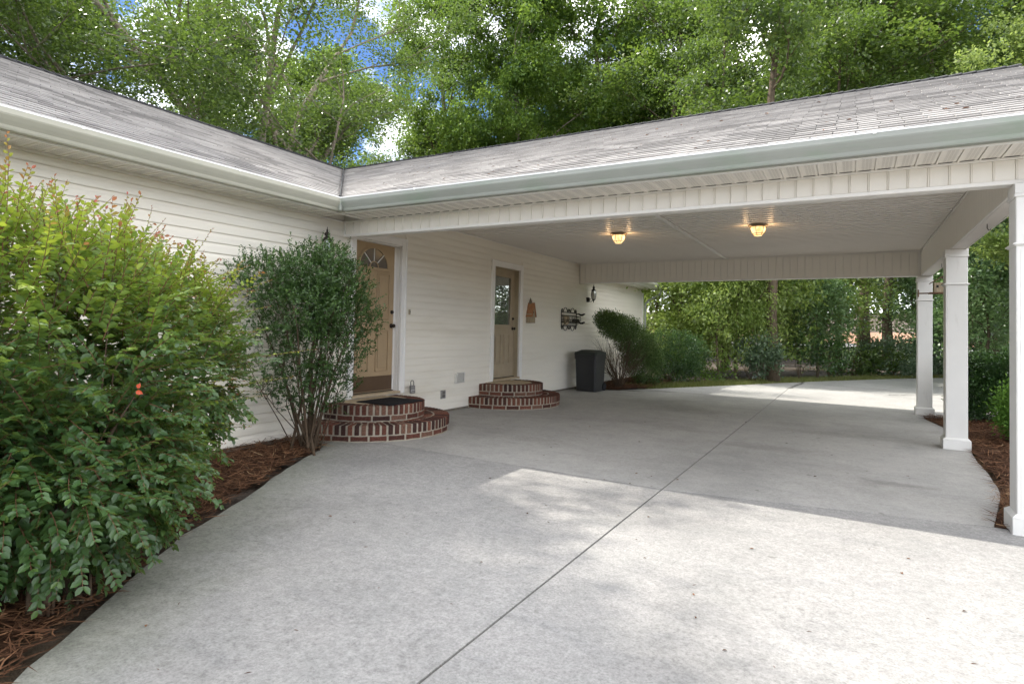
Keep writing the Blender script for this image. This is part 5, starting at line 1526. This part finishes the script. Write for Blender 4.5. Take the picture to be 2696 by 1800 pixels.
def blob_leaves(r, blobs, n, L, mat, name, parent, W=0.5, shell=0.45, upv=0.12, noise_=0.06, var0=0.35, vh=0.3, clump=0.12, ncl=0, hexa=False, N_up=0.7):
    """blobs: (cx, cy, cz, rx, ry, rz, weight); leaves lie in the outer shell of the ellipsoids"""
    w = np.array([b[6] for b in blobs], float); w /= w.sum()
    B = np.array([b[:6] for b in blobs])
    if ncl:
        k0 = r.choice(len(blobs), ncl, p=w); d0 = unit(r.normal(0, 1, (ncl, 3))); rad0 = 1 - shell * r.beta(1.0, 1.8, ncl)
        CC = B[k0, :3] + d0 * B[k0, 3:6] * rad0[:, None] + r.normal(0, noise_, (ncl, 3))
        cv = r.normal(0, upv, ncl); k = r.integers(0, ncl, n)
        C = CC[k] + r.normal(0, clump, (n, 3)); dirs = d0[k]; cvv = cv[k]
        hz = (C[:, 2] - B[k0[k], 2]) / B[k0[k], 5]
    else:
        k = r.choice(len(blobs), n, p=w); dirs = unit(r.normal(0, 1, (n, 3))); rad = 1 - shell * r.beta(1.0, 1.8, n)
        C = B[k, :3] + dirs * B[k, 3:6] * rad[:, None] + r.normal(0, noise_, (n, 3)); cvv = r.normal(0, upv, n)
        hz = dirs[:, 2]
    ok = C[:, 2] > 0.02
    C, dirs, cvv, hz = C[ok], dirs[ok], cvv[ok], hz[ok]; n = len(C)
    D = unit(dirs + r.normal(0, 0.6, (n, 3)) + np.array([0, 0, 0.25])); N = unit(r.normal(0, 0.5, (n, 3)) + dirs * 0.5 + np.array([0, 0, N_up]))
    Ls = r.uniform(0.7, 1.25, n) * L
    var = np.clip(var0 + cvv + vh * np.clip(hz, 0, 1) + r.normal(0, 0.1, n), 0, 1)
    V, F, va = leaf_arrays(C, D, N, Ls, Ls * W, var, 0.12, hexa)
    me = tri_mesh(name, V, F, va, mat)
    o = link(name, me, parent)
    return o

# pale laurels and low shrubs at the far edge of the drive
def shrub(label, x, y, blobs, n, L, mat, seed, stem=(5, 1.0, 0.5, 0.02), group='shrubs beyond the drive', name='shrub', z=None, **kw):
    zz = terrain(x, y) if z is None else z
    t = empty(name, (x, y, zz), label, 'shrub', group)
    r = np.random.default_rng(seed); rr = random.Random(seed)
    b = MB(); stems(b, rr, (x, y, zz - 0.03), stem[0], stem[1], stem[2], stem[3])
    b.build('stems', M['twig'], t, smooth=True, fix=False)
    blob_leaves(r, [(x + c[0], y + c[1], zz + c[2], c[3], c[4], c[5], c[6] if len(c) > 6 else 1) for c in blobs], n, L, mat, 'foliage', t, **kw)
    return t
shrub('pale laurel bush at the far edge of the drive, left of the farthest column', 6.9, 25.9, [(0, 0, 0.65, 1.5, 1.2, 0.65), (1.3, 1.2, 0.75, 1.2, 1.2, 0.7)], 5000, 0.13, LG['laurel'], 41, ncl=160)
shrub('pale laurel bush just behind the farthest column', 9.2, 28.2, [(0, 0, 0.75, 1.5, 1.3, 0.8), (1.5, 1.0, 0.7, 1.3, 1.2, 0.7)], 5000, 0.14, LG['laurel'], 42, ncl=160)
shrub('small grey green shrub at the foot of the thick trunk', 3.15, 18.6, [(0, 0, 0.95, 0.62, 0.6, 0.42), (0.2, 0.1, 0.7, 0.5, 0.5, 0.35)], 2400, 0.10, LG['laurel'], 43, stem=(6, 0.9, 0.5, 0.012), ncl=90, clump=0.08)
shrub('wispy undergrowth left of the thin dark-stemmed tree', 1.9, 17.9, [(0, 0, 0.5, 0.7, 0.6, 0.45), (-0.6, -0.8, 0.45, 0.6, 0.5, 0.4)], 2200, 0.09, LG['maple'], 44, stem=(9, 1.1, 0.5, 0.010), ncl=90)
shrub('thin leggy saplings with small dark leaves near the bent sapling', 4.15, 21.0, [(0, 0, 1.0, 0.7, 0.7, 0.6), (0.8, 0.5, 0.8, 0.6, 0.6, 0.5)], 1500, 0.10, LG['dark'], 45, stem=(8, 1.5, 0.35, 0.012), ncl=80)
shrub('low mixed shrubs below the leaning trunk', 5.6, 25.0, [(0, 0, 0.5, 1.0, 0.8, 0.5), (0.9, 0.9, 0.6, 0.8, 0.8, 0.5)], 2600, 0.12, LG['oak'], 46, ncl=100)
# clipped shrubs against the house, past the bin
shrub('tall clipped wedge-shaped shrub with bare stems toward the bin, against the far wall', 0.78, 13.75,
      [(-0.12, -0.60, 1.60, 0.26, 0.28, 0.20, 0.9), (-0.05, -0.25, 1.46, 0.36, 0.38, 0.32, 1.4), (0.02, 0.25, 1.40, 0.42, 0.45, 0.30, 1.6), (0.10, 0.80, 1.12, 0.50, 0.50, 0.38, 2), (0.16, 1.25, 0.86, 0.55, 0.55, 0.48, 2.4), (0.16, 1.35, 0.55, 0.55, 0.58, 0.45, 2)], 42000, 0.042, LG['juniper'], 51, stem=(60, 1.30, 0.60, 0.010), group='clipped shrubs along the far wall', z=0.0, W=0.36, shell=0.6, noise_=0.03, var0=0.35, vh=0.35)
shrub('round dark green clipped shrub at the far house corner', 1.25, 16.6, [(0, 0, 0.80, 0.85, 0.95, 0.62, 2), (0.25, 0.5, 0.72, 0.7, 0.8, 0.55, 1.5), (0.1, 0.1, 0.45, 0.75, 0.85, 0.40, 1)], 20000, 0.045, LG['dark'], 52, stem=(10, 0.9, 0.7, 0.014), group='clipped shrubs along the far wall', z=0.0, ncl=700, clump=0.045, noise_=0.03, shell=0.4, var0=0.45, vh=0.4)
shrub('small trailing ground plant at the foot of the round clipped shrub', 1.05, 15.2, [(0, 0, 0.10, 0.30, 0.5, 0.13)], 900, 0.05, LG['holly'], 53, stem=(4, 0.2, 1.0, 0.005), group='clipped shrubs along the far wall', z=0.0)
# right hand bed
shrub('dark green boxy hedge beyond the right bed, between two columns', 8.6, 12.25, [(-0.75, 0, 0.86, 0.75, 0.42, 0.26, 2), (0.4, 0, 0.86, 0.8, 0.42, 0.26, 2), (1.5, 0, 0.86, 0.8, 0.42, 0.26, 2), (-0.95, 0, 0.70, 0.5, 0.40, 0.42, 2), (-1.22, 0.02, 0.48, 0.33, 0.38, 0.46, 2.2), (0.0, -0.05, 0.30, 1.2, 0.36, 0.26, 1.6), (-0.75, 0, 0.50, 0.7, 0.40, 0.40, 2), (0.4, 0, 0.48, 0.7, 0.40, 0.40, 2), (1.5, 0, 0.48, 0.7, 0.40, 0.40, 2)], 90000, 0.040, LG['dark'], 54, stem=(40, 0.85, 0.9, 0.016), group='shrubs of the right bed', name='hedge', z=0.0, ncl=1500, clump=0.05, noise_=0.03, var0=0.4, vh=0.35, shell=0.5)
shrub('bright light green soft needled shrub beside the nearest column', 7.50, 10.0, [(0, 0, 0.42, 0.25, 0.30, 0.33, 1), (0.10, 0.1, 0.26, 0.30, 0.34, 0.22, 1)], 12000, 0.045, LG['light'], 55, stem=(8, 0.6, 0.5, 0.010), group='shrubs of the right bed', z=0.0, W=0.35, shell=0.5, var0=0.5)

# ------------------------------------------------------------------ shrub by the steps (small glossy leaves)
def holly():
    base = Vector((0.62, 4.52, 0.0))
    t = empty('shrub', base, 'tall open shrub with small glossy leaves and bare lower stems beside the brick steps', 'shrub')
    r = np.random.default_rng(61); rr = random.Random(61); b = MB()
    tips = []
    blobs = [(0.50, 4.10, 1.78, 0.42, 0.42, 0.22, 1.2), (0.62, 4.55, 1.80, 0.46, 0.45, 0.38, 2.2), (0.62, 4.85, 1.68, 0.42, 0.40, 0.42, 1.6), (0.72, 4.30, 1.45, 0.50, 0.50, 0.34, 1.8), (0.78, 4.84, 1.38, 0.40, 0.38, 0.34, 1.4), (0.72, 4.55, 1.05, 0.50, 0.55, 0.36, 1.4), (0.66, 4.5, 0.66, 0.44, 0.50, 0.28, 1.0), (0.45, 5.0, 2.08, 0.12, 0.16, 0.18, 0.25), (0.6, 3.9, 1.0, 0.3, 0.3, 0.4, 0.35)]
    # stems fan out from the base to the crown
    for i in range(30):
        bl = blobs[rr.randrange(len(blobs))]
        d = Vector((rr.gauss(0, 1), rr.gauss(0, 1), rr.gauss(0, 1))).normalized()
        tip = Vector((bl[0] + d.x * bl[3] * .9, bl[1] + d.y * bl[4] * .9, bl[2] + d.z * bl[5] * .9))
        if tip.x < 0.06: tip.x = 0.08
        p0 = base + Vector((rr.gauss(0, .05), rr.gauss(0, .06), 0)); mid = p0.lerp(tip, 0.45) + Vector((rr.gauss(0, .05), rr.gauss(0, .06), 0.10)); mid.x = max(mid.x, 0.1)
        thick = 0.016 if i < 7 else 0.0065
        pts = [p0, p0.lerp(mid, 0.5) + Vector((rr.gauss(0, .015), rr.gauss(0, .015), 0)), mid, mid.lerp(tip, 0.5) + Vector((rr.gauss(0, .03), rr.gauss(0, .03), 0.02)), tip]
        b.tube(pts, [thick, thick * .85, thick * .65, thick * .45, 0.002], 6, cap=False)
        for s in range(5):
            q = mid.lerp(tip, rr.uniform(0.0, 0.9)); e = q + Vector((rr.gauss(0, .12), rr.gauss(0, .12), rr.uniform(0.02, .2))); e.x = max(e.x, 0.05)
            b.tube([q, q.lerp(e, .5) + Vector((rr.gauss(0, .01),) * 3), e], [0.0035, 0.0026, 0.0014], 4, cap=False); tips.append(e)
        tips.append(tip)
    b.tube([base + Vector((0.02, 0.02, -0.03)), base + Vector((0.0, 0.04, 0.5)), base + Vector((-0.02, 0.03, 0.95)), base + Vector((0.0, 0.1, 1.35))], [0.034, 0.026, 0.020, 0.012], 8, cap=False)
    b.tube([base + Vector((0.22, -0.10, -0.02)), base + Vector((0.05, 0.0, 0.16)), base + Vector((-0.1, 0.05, 0.35))], [0.016, 0.013, 0.01], 7, cap=False)
    b.build('stems', M['twig'], t, smooth=True, fix=False)
    # little sprays: leaves in pairs along short shoots
    w = np.array([q[6] for q in blobs]); w /= w.sum(); B = np.array([q[:6] for q in blobs])
    ns = 4600; k = r.choice(len(blobs), ns, p=w); d = unit(r.normal(0, 1, (ns, 3))); rad = 1 - 0.6 * r.beta(1, 1.5, ns)
    O = B[k, :3] + d * B[k, 3:6] * rad[:, None] + r.normal(0, .02, (ns, 3))
    O[:, 0] = np.maximum(O[:, 0], 0.06)
    sd = unit(d * 0.6 + r.normal(0, .45, (ns, 3)) + np.array([0.1, 0, .75])); sl = r.uniform(0.05, 0.15, ns)
    m = 12; tt = np.linspace(0.05, 1, m)
    C = (O[:, None, :] + sd[:, None, :] * sl[:, None, None] * tt[None, :, None]).reshape(-1, 3); SD = np.repeat(sd, m, 0); n = len(C)
    side = unit(np.cross(SD, r.normal(0, 1, (n, 3)))); D = unit(side + SD * 0.7); N = unit(SD + r.normal(0, .35, (n, 3)) + np.array([0, 0, .4]))
    L = r.uniform(0.019, 0.030, n)
    top = np.repeat((O[:, 2] - 0.7) / 1.5, m); newg = np.tile(tt, ns)
    var = np.clip(0.25 + 0.25 * top + 0.25 * newg * r.uniform(0, 1, n) + np.repeat(r.normal(0, .12, ns), m), 0, 1)
    V, F, va = leaf_arrays(C, D, N, L, L * 0.62, var, 0.15)
    link('foliage', tri_mesh('foliage', V, F, va, LG['holly']), t)
holly()

# ------------------------------------------------------------------ large shrub in the foreground
def abelia():
    base = Vector((2.25, 1.5, 0.0))
    t = empty('shrub', base, 'large arching shrub at lower left, red-tipped yellow-green shoots over dark leaves', 'shrub')
    r = np.random.default_rng(71); rr = random.Random(71); b = MB()
    blobs = [(2.05, 1.45, 1.10, 0.66, 0.70, 0.68, 3.0), (1.50, 2.28, 1.00, 0.60, 0.62, 0.66, 2.6), (1.75, 0.9, 1.05, 0.62, 0.55, 0.72, 1.4), (2.25, 1.45, 0.58, 0.52, 0.62, 0.36, 3.4), (1.18, 2.65, 0.92, 0.40, 0.42, 0.50, 0.9), (1.3, 1.7, 1.2, 0.6, 0.8, 0.7, 1.2)]
    B = np.array([q[:6] for q in blobs]); w = np.array([q[6] for q in blobs]); w /= w.sum()
    bases = [Vector((2.42, 1.38, -0.02)), Vector((2.40, 1.52, -0.02)), Vector((2.20, 1.66, -0.02)), Vector((2.05, 1.30, 0.0)), Vector((1.65, 2.2, 0.0)), Vector((1.5, 2.45, 0.0))]
    for i in range(64):
        bl = blobs[rr.choices(range(len(blobs)), [q[6] for q in blobs])[0]]
        d = Vector((rr.gauss(0, 1), rr.gauss(0, 1), rr.gauss(0.2, 1))).normalized()
        tip = Vector((bl[0] + d.x * bl[3] * .85, bl[1] + d.y * bl[4] * .85, max(0.4, bl[2] + d.z * bl[5] * .85)))
        p0 = min(bases, key=lambda q: (q.xy - tip.xy).length + rr.uniform(0, .5)) + Vector((rr.gauss(0, .025), rr.gauss(0, .025), 0))
        mid = p0.lerp(tip, .45) + Vector((rr.gauss(0, .06), rr.gauss(0, .06), .12)); th = 0.019 if i < 12 else 0.007
        b.tube([p0, p0.lerp(mid, .5) + Vector((rr.gauss(0, .02), rr.gauss(0, .02), 0)), mid, mid.lerp(tip, .5) + Vector((rr.gauss(0, .03), rr.gauss(0, .03), .03)), tip], [th, th * .85, th * .7, th * .45, .002], 7, cap=False)
    b.build('stems', M['twig'], t, smooth=True, fix=False)
    # shoots: (origin, direction, length, leaf length, kind) ; kind 0 inner, 1 new growth
    shoots = []
    ns = 3300
    k = r.choice(len(blobs), ns, p=w); d = unit(r.normal(0, 1, (ns, 3))); rad = 1 - 0.42 * r.beta(1.0, 1.6, ns)
    O = B[k, :3] + d * B[k, 3:6] * rad[:, None]
    for i in range(ns):
        if O[i, 2] < 0.2: continue
        o = Vector(O[i]); dd = Vector(d[i])
        h = o.z
        under = h < 0.9
        dr = dd * 0.7 + Vector((rr.gauss(0, .35), rr.gauss(0, .35), rr.gauss(-0.15 if under else 0.35, .25)))
        shoots.append((o, dr.normalized(), rr.uniform(0.16, 0.30), 0.052 if h < 1.35 else 0.045, 0, h))
    for i in range(330):                     # long upright and arching new shoots over the top
        bl = blobs[rr.choices(range(6), [3, 2.6, 1.8, 0.0, 0.9, 1.6])[0]]
        a = rr.uniform(0, 6.28); q = math.sqrt(rr.random()) * 0.85
        o = Vector((bl[0] + math.cos(a) * bl[3] * q, bl[1] + math.sin(a) * bl[4] * q, bl[2] + bl[5] * math.sqrt(1 - q * q) * 0.86))
        dr = Vector((rr.gauss(0.05, .32) + math.cos(a) * q * .35, rr.gauss(.05, .32) + math.sin(a) * q * .4, 1.0))
        shoots.append((o, dr.normalized(), rr.uniform(0.20, 0.44), 0.044, 1, o.z))
    for i in range(70):                      # shoots arching out over the path towards the steps
        yy = rr.uniform(1.8, 2.7); o = Vector((1.75 + rr.gauss(0, .22) - 0.25 * (yy - 2), yy, rr.uniform(0.55, 1.55)))
        dr = Vector((rr.uniform(0.15, 0.8), rr.uniform(0.5, 1.0), rr.uniform(-0.1, 0.45)))
        shoots.append((o, dr.normalized(), rr.uniform(0.28, 0.5), 0.030, 1, o.z + 0.1))
    tall = [((2.16, 1.28, 1.55), (0.00, -0.06, 1), 0.62), ((2.10, 1.40, 1.5), (-0.08, 0.05, 1), 0.50), ((1.95, 1.15, 1.5), (-0.15, -0.15, 1), 0.52), ((1.9, 1.9, 1.5), (0.1, 0.35, 1), 0.5), ((1.75, 2.1, 1.5), (0.15, 0.3, 1), 0.55), ((1.6, 2.35, 1.45), (0.2, 0.5, 1), 0.6), ((1.5, 2.5, 1.4), (0.25, 0.8, 0.9), 0.6), ((1.45, 2.6, 1.3), (0.35, 1.0, 0.6), 0.6), ((2.3, 1.1, 1.35), (0.1, -0.1, 1), 0.4)]
    for o, dr, L in tall: shoots.append((Vector(o), Vector(dr).normalized(), L, 0.034, 1, Vector(o).z))
    tb = MB(); Cs, Ds, Ns, Ls, Vs = [], [], [], [], []
    for (o, dr, L, ll, kind, h) in shoots:
        kk = max(4, int(L / 0.05)); pts = [o]; dcur = dr.copy(); bend = rr.uniform(-0.02, 0.0) if kind else rr.uniform(-0.10, -0.03)
        for i in range(kk):
            dcur = (dcur + Vector((rr.gauss(0, .05), rr.gauss(0, .05), bend + rr.gauss(0, .03)))).normalized(); pts.append(pts[-1] + dcur * (L / kk))
        tb.tube(pts, [0.0022 * (1 - 0.6 * i / kk) for i in range(kk + 1)], 4, cap=False)
        side = dr.cross(Vector((rr.gauss(0, .3), rr.gauss(0, .3), 1))).normalized()
        s = 0.012; sg = 1
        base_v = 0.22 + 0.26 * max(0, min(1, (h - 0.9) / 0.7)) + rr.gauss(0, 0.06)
        while s < L:
            f = s / L * kk; i = min(kk - 1, int(f)); p = pts[i].lerp(pts[i + 1], f - i); ax = (pts[i + 1] - pts[i]).normalized()
            sd = (side - ax * side.dot(ax)).normalized()
            tipf = s / L
            for sgn in ((1, -1) if kind == 0 else (sg,)):
                dl = (sd * sgn + ax * (0.45 + 0.6 * tipf) + Vector((rr.gauss(0, .32), rr.gauss(0, .32), rr.gauss(-.12 if kind == 0 else .05, .30)))).normalized()
                nn = ax.cross(sd) ; nn = nn if nn.z > 0 else -nn
                nn = nn + Vector((rr.gauss(0, .45), rr.gauss(0, .45), 0.4))
                Cs.append(tuple(p)); Ds.append(tuple(dl)); Ns.append(tuple(nn))
                Ls.append(ll * rr.uniform(.6, 1.2) * (1 - 0.45 * tipf ** 2 if kind else 1 - 0.25 * tipf))
                if kind:
                    v = 0.50 + 0.20 * tipf + rr.gauss(0, .05) + (0.27 * max(0, (tipf - 0.66) / 0.34))
                else:
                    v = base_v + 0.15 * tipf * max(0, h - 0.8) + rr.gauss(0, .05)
                Vs.append(min(1, max(0, v)))
            s += 0.017 if kind else 0.024; sg = -sg
    tb.build('twigs', M['redtwig'], t, fix=False)
    C, D, N, L, Va = map(np.array, (Cs, Ds, Ns, Ls, Vs))
    # the 300 leaves that show largest are leaves of their own
    cw = C - np.array(tuple(CAM)); dp = cw @ np.array(tuple(Fw)); px = 1348 + FOC * (cw @ np.array(tuple(R2))) / dp; py = 824.7 - FOC * (cw @ np.array(tuple(U2))) / dp
    facing = np.abs((unit(N) * unit(cw)).sum(1))
    score = np.where((px > 0) & (px < 2696) & (py > 0) & (py < 1800), L ** 2 * (0.3 + facing) / dp ** 2, 0) 
    order = np.argsort(-score); big = order[:290]; rest = order[290:]
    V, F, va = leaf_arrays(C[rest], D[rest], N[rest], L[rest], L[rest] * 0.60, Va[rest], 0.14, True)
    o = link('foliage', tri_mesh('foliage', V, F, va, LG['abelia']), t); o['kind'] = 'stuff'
    shared = {}
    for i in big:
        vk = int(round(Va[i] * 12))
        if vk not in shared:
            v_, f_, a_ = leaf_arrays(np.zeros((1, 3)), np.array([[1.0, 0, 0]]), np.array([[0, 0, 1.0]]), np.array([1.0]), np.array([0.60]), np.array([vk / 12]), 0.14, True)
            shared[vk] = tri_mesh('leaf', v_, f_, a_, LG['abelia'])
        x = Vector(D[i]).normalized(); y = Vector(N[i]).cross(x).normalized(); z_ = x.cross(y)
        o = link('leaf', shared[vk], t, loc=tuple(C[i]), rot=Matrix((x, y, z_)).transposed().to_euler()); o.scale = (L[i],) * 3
    # one orange-red fallen leaf caught on the shrub
    v_, f_, a_ = leaf_arrays(np.array([[0, 0, 0], [0, 0.012, 0.0]]), np.array([[1.0, 0.2, 0], [-0.3, 1.0, 0.2]]), np.array([[0, 0, 1.0], [0.2, 0, 1.0]]), np.array([0.030, 0.024]), np.array([0.020, 0.018]), np.array([0.5, 0.2]), 0.3, True)
    rl = link('caught_leaf', tri_mesh('caught_leaf', v_, f_, a_, M['redleaf']))
    rl.location = RL; rl.rotation_euler = (1.2, 0.5, 0.4)
    tag(rl, 'orange-red fallen leaf caught in the middle of the large arching shrub', 'leaf')
# point on the camera-side face of the shrub
RL = CAM + (Fw + R2 * ((358 - 1348) / FOC) - U2 * ((1030 - 824.7) / FOC)) * 2.45
abelia()

# loose leaves and twigs on the ground
rr = random.Random(88)
dead = MB()
def litter(n, poly, zf, seed):
    r = np.random.default_rng(seed); P = np.array(poly); X = r.uniform(P[:, 0].min(), P[:, 0].max(), n * 4); Y = r.uniform(P[:, 1].min(), P[:, 1].max(), n * 4)
    k = in_poly(poly, X, Y); X, Y = X[k][:n], Y[k][:n]; n = len(X)
    C = np.stack([X, Y, zf(X, Y) + 0.045 + r.uniform(0, .012, n)], 1); a = r.uniform(0, 6.28, n)
    D = np.stack([np.cos(a), np.sin(a), r.normal(0, .25, n)], 1); N = np.stack([r.normal(0, .3, n), r.normal(0, .3, n), np.ones(n)], 1); L = r.uniform(.02, .05, n)
    V, F, va = leaf_arrays(C, D, N, L, L * .6, r.uniform(.55, 1, n), 0.2, True)
    o = link('fallen_leaves', tri_mesh('fallen_leaves', V, F, va, M['straw'])); return o
tag(litter(260, bedL, zL, 3), 'dry curled leaves scattered on the left straw bed', 'fallen leaves', kind='stuff')

r_ = np.random.default_rng(12); n_ = 200
X_ = r_.uniform(2.4, 8.5, n_); Y_ = 0.6 + 12.5 * r_.beta(1.1, 1.8, n_)
k_ = ~in_poly([(p[0] - 0.05, p[1]) for p in bedL], X_, Y_) & ~((X_ > 6.4) & (Y_ > 5.3)); X_, Y_ = X_[k_], Y_[k_]; n_ = len(X_)
a_ = r_.uniform(0, 6.28, n_)
C_ = np.stack([X_, Y_, -0.009 * np.clip(X_, 0, 14) + 0.004], 1)
D_ = np.stack([np.cos(a_), np.sin(a_), r_.uniform(0, .15, n_)], 1); L_ = r_.uniform(.010, .035, n_)
V_, F_, v_ = leaf_arrays(C_, D_, np.stack([r_.normal(0, .15, n_), r_.normal(0, .15, n_), np.ones(n_)], 1), L_, np.where(r_.random(n_) < .6, .004, L_ * .5), r_.uniform(.1, .8, n_), 0.2, True)
tag(link('fallen_leaves', tri_mesh('fallen_leaves', V_, F_, v_, M['straw'])), 'loose pine needles and leaf bits scattered over the concrete drive', 'fallen leaves', kind='stuff')

n_ = 170; X_ = r_.uniform(-1.5, 7.1, n_); Y_ = 5.1 + 4.0 * r_.beta(1.0, 1.5, n_); k_ = X_ > (XE - (Y_ - YE)) + 0.1; X_, Y_ = X_[k_], Y_[k_]; n_ = len(X_)
a_ = r_.uniform(0, 6.28, n_); L_ = r_.uniform(.02, .06, n_)
C_ = np.stack([X_, Y_, 2.785 + SL * (Y_ - YE) + 0.024], 1)
D_ = np.stack([np.cos(a_), np.sin(a_), np.sin(a_) * SL + 0.05], 1)
V_, F_, v_ = leaf_arrays(C_, D_, np.stack([r_.normal(0, .1, n_), r_.normal(0, .1, n_) - SL, np.ones(n_)], 1), L_, np.where(r_.random(n_) < .7, .005, L_ * .5), r_.uniform(.1, .8, n_), 0.2, True)
tag(link('fallen_leaves', tri_mesh('fallen_leaves', V_, F_, v_, M['straw'])), 'few dry needles and leaf bits lying on the carport shingles', 'fallen leaves', kind='stuff')
